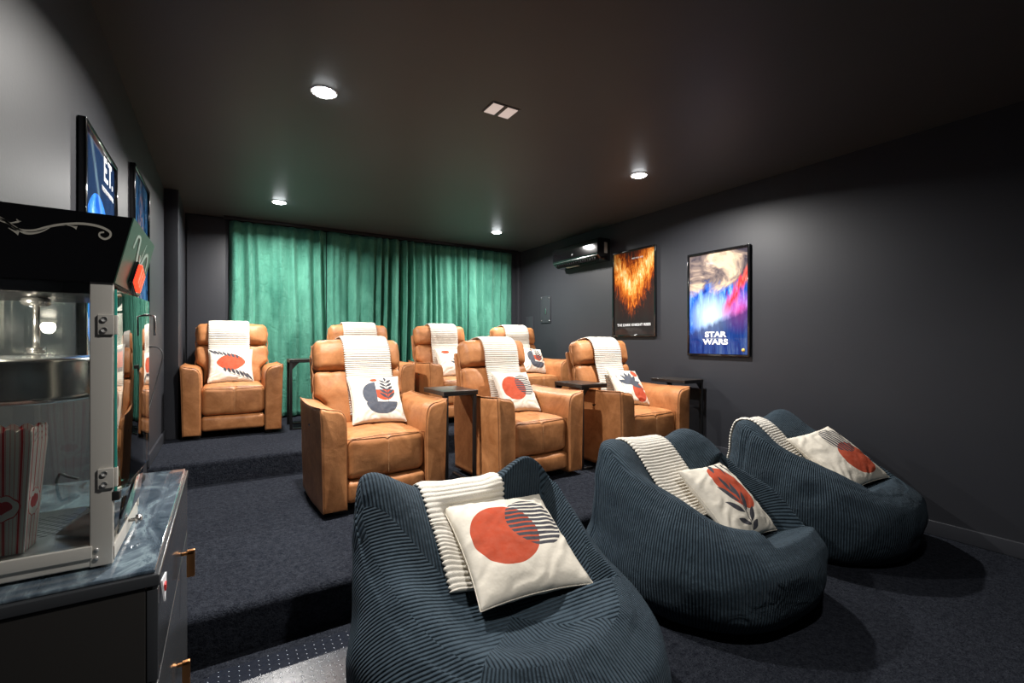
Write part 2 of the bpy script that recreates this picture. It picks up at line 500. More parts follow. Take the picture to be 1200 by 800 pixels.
# ------------------------------------------------------------------ recliners
def wob(x, y, z, a, f=6, s=0):
    return a * noise.noise(Vector((x * f + s, y * f, z * f + s * 2)))
TH = R(13); BY, BZ = .215, .45         # back frame: origin and tilt
def bk(x, d, l):                       # x across, d in front of the back plane, l up the back
    return (x, BY + l * sin(TH) - d * cos(TH), BZ + l * cos(TH) + d * sin(TH))
def arm_profile():
    P = [(.404, .035), (.408, .20), (.413, .42), (.418, .58), (.424, .668), (.4235, .682), (.413, .684), (.39, .674), (.36, .668), (.33, .666),
         (.305, .658), (.285, .640), (.273, .61), (.268, .56), (.266, .45), (.265, .2), (.265, .035)]
    return P
def resample(P, n):
    V = [Vector(p) for p in P]; L = [0]
    for a, b in zip(V, V[1:]): L.append(L[-1] + (b - a).length)
    out = []
    for k in range(n):
        s = L[-1] * k / (n - 1); i = 0
        while i < len(L) - 2 and L[i + 1] < s: i += 1
        t = (s - L[i]) / max(1e-9, L[i + 1] - L[i]); out.append(V[i].lerp(V[i + 1], t))
    return out
def make_recliner():
    root = thing('recliner', 'x', 'recliner')
    for sg, nm in ((1, 'armrest'), (-1, 'armrest')):
        prof = resample(arm_profile(), 44); cx, cz = .33, .35
        ys = [-.432, -.430, -.424, -.413, -.396] + [-.40 + .66 * k / 14 for k in range(1, 15)] + [.268, .272]
        ins = [.80, .88, .945, .985, 1] + [1] * 14 + [.97, .9]
        vs = []; n = len(prof)
        for y, s in zip(ys, ins):
            for p in prof:
                x = cx + (p.x - cx) * s + 0; z = cz + (p.y - cz) * (1 - (1 - s) * .35)
                tt = (y + .42) / .69
                x += (.012 * sin(min(1, max(0, tt)) * pi)) * (1 if p.x > cx else -.3)
                if z > .5: z += -.012 * sin(max(0, min(1, tt)) * pi) + .004 * noise.noise(Vector((x * 9, y * 9, sg * 3)))
                x += .003 * noise.noise(Vector((x * 4, y * 6, z * 6 + sg)))
                vs.append((sg * x, y, z))
        fs = []
        for j in range(len(ys) - 1):
            for i in range(n):
                fs.append([j * n + i, j * n + (i + 1) % n, (j + 1) * n + (i + 1) % n, (j + 1) * n + i])
        # caps as strips between the outer and inner half of the profile
        for j in (0, len(ys) - 1):
            c = len(vs); cv = sum((Vector(vs[j * n + i]) for i in range(n)), Vector()) / n; cv.z = .45
            vs.append(tuple(cv))
            for i in range(n): fs.append([j * n + i, j * n + (i + 1) % n, c])
        arm = MB().add(vs, fs).build(nm, M['leather'], root)
        pp = [(sg * (cx + (p.x - cx) * .985), -.4165, cz + (p.y - cz) * .996) for p in resample(arm_profile(), 70)]
        MB().tube(pp, .0045, 8).build('piping', M['piping'], arm)
        pp = [(sg * (.4215 + .012 * sin(k / 20 * pi)), -.42 + .68 * k / 20, .683 - .012 * sin(k / 20 * pi)) for k in range(21)]
        MB().tube(pp, .004, 8).build('piping', M['piping'], arm)
        if sg < 0:
            b = MB(); b.lathe([(.0005, -.003), (.03, -.003), (.034, 0), (.034, .003)], n=28, axis='x')
            b.v = [(-.4255 + x * 1.0, -.10 + y * 1.0, .565 + z * 1.15) for (x, y, z) in b.v]
            b.build('recline_button', M['blackgloss'], arm)
    # seat
    def fs_(x, y, z):
        u = x / .264; w = y / .31
        z2 = z + (.022 * (1 - u * u) * (1 - abs(w) ** 3) if z > .05 else 0)
        y2 = y - (.016 * (1 - u * u) * max(0, 1 - ((z) / .15) ** 2) if y < -.2 else 0)
        if z > .05: z2 -= .006 * exp(-(x / .012) ** 2)
        if y < -.2: y2 += .006 * exp(-(x / .012) ** 2)
        d = wob(x, y, z, .006, 9)
        return (x * 1.0, y2 + d * .6, z2 + d)
    seat = MB().rbox((0, -.095, .345), (.528, .62, .27), .05, 26, fs_, 5).build('seat', M['leather'], root)
    # centre seam down the front and across the top
    sp = [(0, -.4185 - .004, .25 + .19 * k / 10) for k in range(11)]
    st_ = MB()
    for k in range(20):
        z0 = .235 + k * .0105
        st_.tube([(0.004, -.4155, z0), (0.004, -.4160, z0 + .006)], .0013, 5)
    st_.build('seat_stitching', M['stitch'], seat)
    MB().tube([(-.262 + .524 * k / 24, -.392 - .012 * sin(pi * k / 24), .467 + .0125 * sin(pi * k / 24)) for k in range(25)], .003, 6).build('piping', M['piping'], seat)
    def ff(x, y, z):
        u = x / .262; return (x, y - .012 * (1 - u * u) * (1 - (z / .07) ** 2) + wob(x, y, z, .004, 8, 5), z) if y < 0 else (x, y, z)
    MB().rbox((0, -.365, .135), (.524, .10, .138), .03, 16, ff, 4).build('footrest', M['leather'], root)
    MB().box(-.262, .262, -.33, .27, .05, .24, .01).build('base', M['blackmatt'], root)
    for sx in (-1, 1):
        MB().box(sx * .30 - .03, sx * .30 + .03, -.36, .24, .0, .04, .004).build('floor_glide', M['blackmatt'], root)
    # lower back cushion
    def fb(x, y, z):                    # y: -front, z up (local to back frame, centred)
        l = z + .205
        wdt = 1.0 if l > .24 else .795 + .205 * max(0, min(1, (l - .17) / .07))
        u = x / .33; v = z / .215
        d = -y
        if y < 0:
            d += .030 * (1 - u * u) * (1 - v * v) + wob(x, 0, z, .009, 8, 2)
            d += .004 * sin(x * 60 + z * 20) * exp(-((v - .85) / .2) ** 2)
            d -= .010 * exp(-((abs(x) - .13) / .02) ** 2) * (1 - v * v) * 0
        return bk(x * wdt, d + .01, l)
    MB().rbox((0, 0, 0), (.66, .13, .43), .045, 26, fb, 5).build('backrest', M['leather'], root)
    def fh(x, y, z):
        l = z + .535; u = x / .33; v = z / .118; d = -y
        if y < 0:
            d += .040 * (1 - u ** 4) * (1 - v * v) + wob(x, 0, z, .010, 9, 7) + .004 * sin(x * 75 + 3 * sin(z * 30)) * abs(v) ** 3
        z_ = l + (.012 * (1 - u * u) if v > .6 else 0)
        return bk(x * (1 - .02 * abs(v)), d + .014, z_)
    hd = MB().rbox((0, 0, 0), (.665, .155, .232), .052, 26, fh, 5).build('headrest', M['leather'], root)
    for sg in (-1, 1):
        MB().tube([bk(sg * (.333 + .004 * sin(l_ * 60)), .012 + .006 * sin(l_ * 40), l_) for l_ in [.20 + .42 * k / 30 for k in range(31)]], .005, 7).build('side_piping', M['piping'], hd)
    def fk(x, y, z):
        l = z + .20; return bk(x * (.79 if l < .17 else (.79 + .21 * min(1, (l - .17) / .07))), -y - .088, l)
    MB().rbox((0, 0, 0), (.66, .035, .74), .016, 8, fk, 3).build('back_shell', M['leather'], root)
    return root
proto = make_recliner()
CH = [  # x, y, z, clockwise degrees, label
 (.905, 3.44, P1, -2, 'tan leather recliner at the front left of the middle platform, left arm towards the steps'),
 (2.08, 3.35, P1, -3, 'tan leather recliner in the middle of the front row, behind the nearest bean bag'),
 (3.16, 3.15, P1, 1, 'tan leather recliner at the right end of the front row, by the right wall'),
 (.085, 5.60, P2, 0, 'tan leather recliner alone on the rear platform at far left, by the pillar'),
 (1.34, 5.25, P2, 0, 'tan leather recliner on the rear platform, mostly hidden behind the front left recliner'),
 (2.30, 5.12, P2, 0, 'tan leather recliner of the rear row, seen between the two left front row recliners'),
 (3.34, 5.06, P2, 1, 'tan leather recliner at the right end of the rear row, near the back corner')]
chairs = []
for i, (x, y, z, r, lab) in enumerate(CH):
    o = proto if i == 0 else copy_tree(proto)
    o.location = (x, y, z); o.rotation_euler = (0, 0, R(-r)); o['label'] = lab; o['category'] = 'recliner'; o['group'] = 'tan leather recliners'
    chairs.append(o)

# ------------------------------------------------------------------ throws
def strip(name, path, half, lab, group, thick=.011, pitch=.0165, xoff=lambda t: 0.0, surf=None, mw=None, rib=.0042, wmul=lambda t: 1.0):
    """path: list of (y,z) in the local frame; surf(x,y,z,n) optional projection"""
    V = [Vector((0, p[0], p[1])) for p in path]
    L = [0]
    for a, b in zip(V, V[1:]): L.append(L[-1] + (b - a).length)
    tot = L[-1]; m = int(tot / pitch * 7); nw = 22
    def at(s):
        i = 0
        while i < len(L) - 2 and L[i + 1] < s: i += 1
        t = (s - L[i]) / max(1e-9, L[i + 1] - L[i])
        p0 = V[max(i - 1, 0)]; p1 = V[i]; p2 = V[i + 1]; p3 = V[min(i + 2, len(V) - 1)]
        return .5 * ((2 * p1) + (p2 - p0) * t + (2 * p0 - 5 * p1 + 4 * p2 - p3) * t * t + (3 * p1 - p0 - 3 * p2 + p3) * t ** 3)
    base = []; nor = []
    for j in range(m + 1):
        s = tot * j / m
        p = at(s); q = at(min(tot, s + .01)); o_ = at(max(0, s - .01)); tg = (q - o_).normalized()
        n_ = Vector((1, 0, 0)).cross(tg); n_ = -n_
        base.append(p); nor.append(n_)
    heights = []
    for j in range(m + 1):
        row = []
        t = j / m
        for k in range(nw + 1):
            x = xoff(t) + (2 * k / nw - 1) * half * wmul(t)
            p = base[j] + Vector((x, 0, 0))
            if surf: p = surf(p, nor[j])
            row.append(p)
        heights.append(row)
    if surf:
        for _ in range(3):
            H2 = [[p.copy() for p in r] for r in heights]
            for j in range(3, m - 2):
                for k in range(nw + 1):
                    ks = [kk for kk in (k - 1, k + 1) if 0 <= kk <= nw]
                    acc = heights[j][k] * 2 + heights[j - 3][k] + heights[j + 3][k]; w_ = 4
                    for kk in ks: acc += heights[j][kk] * 1.0; w_ += 1
                    av = acc / w_
                    d = (av - heights[j][k]).dot(nor[j])
                    H2[j][k] = heights[j][k] + nor[j] * d
            heights = H2
    vs = []; fs = []; ring = 2 * (nw + 1) + 2
    for j in range(m + 1):
        s = tot * j / m
        rb = abs(sin(pi * s / pitch)) ** .8
        top = []; bot = []
        for k in range(nw + 1):
            e = abs(2 * k / nw - 1); sgn = 1 if k > nw / 2 else -1
            p = heights[j][k]; n_ = nor[j]
            ed = 1 if e < .93 else .75
            ex = Vector((sgn * rib * 1.3 * rb, 0, 0)) if k in (0, nw) else Vector()
            w = .0025 * noise.noise(Vector((k * .5, s * 14, half * 9)))
            top.append(p + n_ * (thick * ed + rib * rb * (1 if e < .99 else .6) + w) + ex)
            bot.append(p + n_ * (.002 if e < .93 else .004) + ex)
        exl = Vector((-rib * (1 + rb * 1.3), 0, 0)); exr = Vector((rib * (1 + rb * 1.3), 0, 0))
        row = top + [top[-1].lerp(bot[-1], .5) + exr] + bot[::-1] + [top[0].lerp(bot[0], .5) + exl]
        vs += row
    for j in range(m):
        for q in range(ring): fs.append([j * ring + q, j * ring + (q + 1) % ring, (j + 1) * ring + (q + 1) % ring, (j + 1) * ring + q])
    fs.append(list(range(ring))[::-1]); fs.append([m * ring + q for q in range(ring)])
    o = MB().add(vs, fs).build(name, M['knit'])
    tag(o, lab, 'throw blanket', group)
    if mw is not None: o.matrix_world = mw
    return o
def bkp(d, l): p = bk(0, d, l); return (p[1], p[2])
chair_path = [bkp(-.118, .18), bkp(-.118, .40), bkp(-.116, .58), bkp(-.10, .652), bkp(-.05, .676), bkp(.01, .678), bkp(.075, .668), bkp(.125, .62), bkp(.140, .54), bkp(.126, .455),
              bkp(.118, .40), bkp(.120, .30), bkp(.120, .2), bkp(.112, .10), bkp(.10, .075)]
TW = [('cream ribbed throw over the back of the front left recliner', .03, .075, .165),
      ('cream ribbed throw over the back of the middle front row recliner', .0, .05, .165),
      ('cream ribbed throw over the back of the right end front row recliner', -.02, .04, .160),
      ('cream ribbed throw over the lone recliner on the rear platform', -.035, -.03, .175),
      ('cream ribbed throw peeping over the recliner behind the front left one', -.01, .0, .175),
      ('cream ribbed throw on the rear row recliner seen between two front ones', .01, .02, .165),
      ('cream ribbed throw over the recliner nearest the back right corner', -.01, .02, .17)]
for c, (lab, x0, x1, hw) in zip(chairs, TW):
    mw = Matrix.Translation(c.location) @ Matrix.Rotation(c.rotation_euler.z, 4, 'Z')
    strip('throw_blanket', chair_path, hw, lab, 'cream throws on the recliners', xoff=(lambda t, a=x0, b=x1: a + (b - a) * max(0, (t - .45) / .55)), mw=mw)

# ------------------------------------------------------------------ pillows
def pillow(mat, lab, group, centre, size, rz, tilt, roll, thick=.13, seed=0, bend=.0, rest=None, bank=0.0):
    n = 56; vs = []; uv = []
    def pt(i, j, side):
        u = 2 * i / n - 1; v = 2 * j / n - 1
        u = math.sin(u * pi / 2) * .35 + u * .65; v = math.sin(v * pi / 2) * .35 + v * .65
        px = u * (1 - .075 * (1 - v * v) ** 1.0 * abs(u) ** 2); py = v * (1 - .075 * (1 - u * u) * abs(v) ** 2)
        h = ((1 - u ** 2) * (1 - v ** 2)); h = max(0, h) ** .42
        z = side * thick / 2 * h
        wr = noise.noise(Vector((u * 3 + seed, v * 3, side * 2))) * .005 * (h ** .5)
        ed = (1 - h) * h * 4
        wr += .0025 * ed * sin(12 * (u - v) + 9 * noise.noise(Vector((u * 2, v * 2, seed))))
        z += wr * side + bend * ((px) ** 2)
        return (px * size / 2, py * size / 2, z), ((u + 1) / 2, (v + 1) / 2)
    for side in (1, -1):
        for j in range(n + 1):
            for i in range(n + 1):
                p, q = pt(i, j, side); vs.append(p); uv.append(q)
    w = n + 1; fs = []; mi = []
    for side in (0, 1):
        o_ = side * w * w
        for j in range(n):
            for i in range(n):
                f = [o_ + j * w + i, o_ + j * w + i + 1, o_ + (j + 1) * w + i + 1, o_ + (j + 1) * w + i]
                fs.append(f if side == 0 else f[::-1]); mi.append(side)
    me = bpy.data.meshes.new('cushion'); me.from_pydata(vs, [], fs); me.update()
    ul = me.uv_layers.new(name='UVMap')
    for lp in me.loops: ul.data[lp.index].uv = uv[lp.vertex_index]
    o = link('cushion', me, [mat, M['cream']])
    me.polygons.foreach_set('material_index', mi)
    import bmesh
    bm = bmesh.new(); bm.from_mesh(me); bmesh.ops.remove_doubles(bm, verts=bm.verts, dist=.0004); bm.to_mesh(me); bm.free()
    # seam
    sm = MB(); pts = []
    for k in range(4 * n):
        e, r_ = divmod(k, n)
        i, j = [(r_, 0), (n, r_), (n - r_, n), (0, n - r_)][e]
        pts.append(pt(i, j, 0)[0])
    sm.tube(pts, .0022, 6, closed=True).build('seam', M['cream'], o)
    rot = Matrix.Rotation(rz, 4, 'Z') @ Matrix.Rotation(tilt, 4, 'X') @ Matrix.Rotation(-bank, 4, 'Y') @ Matrix.Rotation(roll, 4, 'Z')
    if rest is not None:                 # let the cushion settle on the bean bag below it
        bv, inv_ = rest; lift = -1.0
        for vtx in me.vertices:
            wp = Vector(centre) + rot @ vtx.co; lp = inv_ @ wp
            h = bv.ray_cast(Vector((lp.x, lp.y, 2)), Vector((0, 0, -1)))
            if h[0] is not None: lift = max(lift, h[0].z - lp.z)
        centre = Vector(centre) + Vector((0, 0, lift - .012)); print('lift', lab[:40], round(lift, 3))
    o.matrix_world = Matrix.Translation(centre) @ rot
    tag(o, lab, 'cushion', group)
    return o
GP = 'printed cushions on the recliners'
def on_chair(i, mat, lab, x, y, z, tilt, yaw, roll, size=.39, thick=.12):
    c = chairs[i]; w = Matrix.Translation(c.location) @ Matrix.Rotation(c.rotation_euler.z, 4, 'Z') @ Vector((x, y, z))
    pillow(mat, lab, GP, w, size, c.rotation_euler.z + R(yaw), R(tilt), R(roll), thick, i * 3.1)
on_chair(0, M['p_bowl'], 'cushion with blue half circle and leafy plant in a bowl, on the front left recliner', .06, .02, .662, 55, 0, -2)
on_chair(1, M['p_circles'], 'cushion with red disc and striped disc on the middle front row recliner', .05, .02, .662, 55, 4, -3)
on_chair(2, M['p_petal'], 'cushion with blue petals and red discs, tilted on the right end front row recliner', .10, .02, .660, 54, 6, -8)
on_chair(3, M['p_leaf'], 'cushion with red rounded diamond and dark leaves on the lone rear recliner', -.02, .02, .662, 55, 0, 0, .40)
on_chair(5, M['p_agave'], 'cushion with small red oval and spiky blue plant on a rear row recliner', .04, .02, .662, 55, 0, -2)
on_chair(6, M['p_bowl'], 'cushion with plant in a blue bowl on the recliner nearest the back right corner', .13, .02, .662, 55, 8, -8)

# ------------------------------------------------------------------ bean bags
def cr(P, t):
    n = len(P) - 1; i = min(int(t), n - 1); f = t - i
    p0 = P[max(i - 1, 0)]; p1 = P[i]; p2 = P[i + 1]; p3 = P[min(i + 2, n)]
    return [.5 * (2 * b + (c - a) * f + (2 * a - 5 * b + 4 * c - d) * f * f + (3 * b - a - 3 * c + d) * f ** 3) for a, b, c, d in zip(p0, p1, p2, p3)]
CY = -.07
def beanbag_mesh(name, chev=False, shear=0.0, ear=.78, dip=.66, seed=0, sx=1.0, armh=.50, front=.40):
    NP, NV = 288, 150
    def prof(ph):
        c, s = cos(ph), sin(ph)
        back = max(0, s); fr = max(0, -s)
        ne = 2.2 + 1.7 * back
        Rr = .52 * (abs(c) ** ne + abs(s) ** ne) ** (-1 / ne)
        # rim height
        d1 = (ph - pi / 2 + pi) % (2 * pi) - pi          # 0 at the back
        a = abs(d1)
        earv = exp(-((a - R(42)) / R(16)) ** 2)
        H = front + (armh - front) * (1 / (1 + exp((a - R(112)) / R(14))))
        H += (dip - armh) * (1 / (1 + exp((a - R(58)) / R(11))))
        H += (ear - dip + .02) * earv
        rim = (.66 + .24 * (1 / (1 + exp((a - R(70)) / R(12)))) + .02 * earv) * Rr
        inner = .52 * rim
        zc = .335
        zi = zc + (H - zc) * (.30 + .24 * back)
        b1 = Rr * .80; sh = Rr * (.985 - .03 * back)
        return Rr, H, [(0, .004), (b1 * .6, .004), (b1, .006), (Rr * .965, .07), (Rr * 1.015, .19), (sh, .30 + .14 * (H - .4)), (sh * .56 + rim * .44 + .01, H * .87),
                       (rim, H), (rim * .80, H * .93 + zi * .05), (inner, zi), (inner * .45, zc + (zi - zc) * .22), (0, zc)]
    vs = []; fs = []; rings = []
    for j in range(NV + 1):
        for i in range(NP):
            ph = 2 * pi * i / NP
            Rr, H, P = prof(ph)
            t = (len(P) - 1) * j / NV
            r, z = cr(P, t)
            x = r * cos(ph) * sx; y = r * sin(ph) + CY * (1 if t > 7 else max(0, (t - 3) / 4) if t > 3 else 0)
            # broad lumps, sagging folds
            q = Vector((x * 3.1 + seed, y * 3.1, z * 3.1))
            k = .022 * noise.noise(q) + .010 * noise.noise(q * 2.7)
            f1 = sin((z * 34 + 5 * noise.noise(Vector((x * 2, y * 2, seed))) + x * 6))
            outer = exp(-((t - 5.2) / 1.3) ** 2)
            k += .0045 * f1 * outer * (.5 + noise.noise(Vector((x * 3, y * 3, seed + 4))))
            inn = exp(-((t - 8.6) / 1.1) ** 2)
            k += .007 * inn * sin(ph * 13 + 3 * noise.noise(Vector((x * 4, y * 4, seed + 9)))) * (.6 + noise.noise(Vector((ph, 0, seed))))
            s_ = 1 if z > .03 else 0
            dr = 1 + k * s_ / max(.15, r) if r > .05 else 1
            x *= dr; y *= dr
            z2 = z + (k * .8 if t > 6.5 else 0)
            # front-left / front-right seams pinch
            for sa in (38, 142):
                dd = abs(((ph - R(sa) + pi) % (2 * pi)) - pi) * max(.2, r)
                if 3 < t < 8.0:
                    g = 1 - .018 * exp(-(dd / .012) ** 2); x *= g; y *= g
            x -= shear * max(0, z2 - .22) / .5
            vs.append((x, y, max(.003, z2)))
    for j in range(NV):
        for i in range(NP):
            fs.append([j * NP + i, j * NP + (i + 1) % NP, (j + 1) * NP + (i + 1) % NP, (j + 1) * NP + i])
    me = bpy.data.meshes.new(name); me.from_pydata(vs, [], fs); me.update()
    ul = me.uv_layers.new(name='UVMap')
    for pi_, p in enumerate(me.polygons):
        j = pi_ // NP; i = pi_ % NP
        t = (len(prof(0)[2]) - 1) * (j + .5) / NV; deg = (360 * (i + .5) / NP) % 360
        i_wrap = 90 < deg < 270
        for li in p.loop_indices:
            x, y, z = vs[me.loops[li].vertex_index]
            side = (142 < deg < 232) or (deg > 308 or deg < 38)
            left = 142 < deg < 232
            a_ = math.atan2(y, x)
            if j_out := (t < 7.0):
                if i_wrap: a_ = a_ % (2 * pi)
                c = a_ * .50
                if chev and t > 3.6 and 150 < deg < 232: c = z * .62 + y * .85
            else:
                c = (y * .62 + z * .80) if (chev and side) else x
            ul.data[li].uv = (c, y)
    return me
bbm = beanbag_mesh('bean_bag', True, .075)
bbm2 = beanbag_mesh('bean_bag', ear=.735, dip=.69, seed=31, armh=.56, front=.42)
bbm3 = beanbag_mesh('bean_bag', ear=.745, dip=.70, seed=57, armh=.57, front=.42)
for m_ in (bbm, bbm2, bbm3): m_.materials.append(M['cord'])
BB = [(bbm, .865, 1.43, 5, 'dark blue corduroy bean bag nearest the camera, with two pointed back corners'),
      (bbm2, 2.15, 1.57, -2, 'dark blue corduroy bean bag in the middle of the three'),
      (bbm3, 3.34, 1.55, -9, 'dark blue corduroy bean bag by the right wall')]
# where each cushion lies (local x, y, z, tilt, yaw, roll, size) and the hollow it presses
CB = [(.078, .094, .501, 27.4, -3.2, 2.7, .455, -4), (.150, -.060, .425, 42, 1.5, 0, .44, -4), (.125, -.075, .505, 36, -9.5, -1.5, .46, 9)]
def dent(me, x, y, z, tilt, yaw, roll, size, bank):
    Mx = Matrix.Translation((x, y, z)) @ Matrix.Rotation(R(yaw), 4, 'Z') @ Matrix.Rotation(R(tilt), 4, 'X') @ Matrix.Rotation(R(-bank), 4, 'Y') @ Matrix.Rotation(R(roll), 4, 'Z')
    Mi = Mx.inverted(); nrm = Mx.to_3x3() @ Vector((0, 0, 1)); hs = size / 2
    for v in me.vertices:
        q = Mi @ v.co
        u = max(abs(q.x), abs(q.y)) / hs
        if q.z < -.11 or q.z > .30 or u > 1.6: continue
        if v.co.z < .2: continue
        h = .07 * max(0, (1 - min(1, abs(q.x) / hs) ** 2) * (1 - min(1, abs(q.y) / hs) ** 2)) ** .42 + .018
        lim = -h + (0 if u < 1.02 else (u - 1.02) * .55)
        if q.z > lim:
            q.z = lim; v.co = Mx @ q
for (me, *_), cb in zip(BB, CB): dent(me, *cb)
bags = []
for me, x, y, r, lab in BB:
    o = bpy.data.objects.new('bean_bag', me); COL.objects.link(o)
    me.polygons.foreach_set('use_smooth', [True] * len(me.polygons))
    o.location = (x, y, .0005); o.rotation_euler = (0, 0, R(-r)); tag(o, lab, 'bean bag', 'corduroy bean bags')
    bags.append(o)
    # seams as raised welts down the outside
    bv = BVHTree.FromPolygons([v.co for v in me.vertices], [list(p.vertices) for p in me.polygons])
    for sa in (38, 142):
        pts = []
        for k in range(40):
            z = .05 + .66 * k / 39
            d = Vector((cos(R(sa)), sin(R(sa)), 0))
            hit = bv.ray_cast(Vector((0, 0, z)) + d * 1.2, -d)
            if hit[0] is not None and (hit[0].xy.length > .33): pts.append(hit[0] + d * .001)
            else: break
        if len(pts) > 3: MB().tube(pts, .0035, 6).build('seam', M['cord'], o)
GB = 'cream throws on the bean bags'
def bag_throw(i, lab, xo0, xo1, half, end=-.02, start=.30):
    me = bags[i].data; bv = BVHTree.FromPolygons([v.co for v in me.vertices], [list(p.vertices) for p in me.polygons])
    path = []
    # outside of the back, upwards; then over the rim and down the inside
    for z in (start, .40, .50, .57):
        h = bv.ray_cast(Vector((0, 1.2, z)), Vector((0, -1, 0)))
        path.append((h[0].y + .004, z))
    top = None
    for y in [.40, .34, .28, .22, .16, .10, .04, -.02, -.08]:
        h = bv.ray_cast(Vector((0, y, 1.5)), Vector((0, 0, -1)))
        if h[0] is not None and y >= end - .001: path.append((y, h[0].z + .004))
    def surf(p, n):
        h = bv.ray_cast(p + n * .22, -n, .5)
        if h[0] is None:
            return p
        q = h[0] + n * .005
        return q
    mw = Matrix.Translation(bags[i].location) @ Matrix.Rotation(bags[i].rotation_euler.z, 4, 'Z')
    strip('throw_blanket', path, half, lab, GB, thick=.016, surf=surf, mw=mw, pitch=.0175, xoff=lambda t: xo0 + (xo1 - xo0) * t)
bag_throw(0, 'cream ribbed throw over the back of the nearest bean bag, between its corners', -.07, -.03, .165, end=.04)
bag_throw(1, 'cream ribbed throw down the back of the middle bean bag', -.07, -.02, .16, end=-.02)
bag_throw(2, 'cream ribbed throw over the back of the bean bag by the right wall', -.13, -.08, .16, end=-.08)
def on_bag(i, mat, lab):
    x, y, z, tilt, yaw, roll, size, bank = CB[i]; rz = bags[i].rotation_euler.z
    w = Matrix.Translation(bags[i].location) @ Matrix.Rotation(rz, 4, 'Z') @ Vector((x, y, z))
    pillow(mat, lab, 'printed cushions on the bean bags', w, size, rz + R(yaw), R(tilt), R(roll), .14, 20 + i * 3.1, bank=R(bank))
on_bag(0, M['p_circles'], 'cushion with large red disc and striped disc on the nearest bean bag')
on_bag(1, M['p_frond'], 'cushion with dark fern frond over a red shape on the middle bean bag')
on_bag(2, M['p_circles2'], 'cushion with striped disc over red disc on the bean bag by the right wall')

# ------------------------------------------------------------------ side tables
def make_table(label, loc, rz, front_legs=False, bw=.25):
    t = thing('side_table', label, 'side table', (loc[0], loc[1], loc[2] + .0005), R(rz), 'black side tables')
    MB().box(-.14, .14, -.20, .20, .706, .724, .002).build('table_top', M['tabletop'], t)
    MB().box(-.139, .139, -.199, .199, .690, .7055, .002).build('top_frame', M['black'], t)
    for sg in (-1, 1):
        l = MB()
        if front_legs:
            l.box(sg * .115 - .0125, sg * .115 + .0125, -.198, -.173, 0, .690, .002)
            l.prism([(-.173, .69), (-.173, .62), (-.11, .69)], sg * .115 - .003, sg * .115 + .003, 'x')
        else:
            l.box(-.137, -.112, sg * .185 - .0125, sg * .185 + .0125, .0, .690, .002)
            l.prism([(-.112, .69), (-.112, .62), (-.05, .69)], sg * .185 - .003, sg * .185 + .003, 'y')
        l.build('leg', M['black'], t)
        if front_legs: MB().box(sg * .115 - .0125, sg * .115 + .0125, -.172, .19, 0, .018, .002).build('base_rail', M['black'], t)
        else: MB().box(-.111, -.137 + bw, sg * .185 - .0125, sg * .185 + .0125, .0, .018, .002).build('base_rail', M['black'], t)
    return t
make_table('black C shaped side table between the front left and middle front row recliners', (1.495, 3.32, P1), 0, True)
make_table('black side table between the middle and right end front row recliners', (2.715, 3.22, P1), -2, False, .12)
make_table('black side table against the right wall, beside the right end recliner', (3.81, 3.05, P1), 180)
make_table('thin black side table in front of the green curtain, right of the lone recliner', (.72, 5.45, P2), -2)

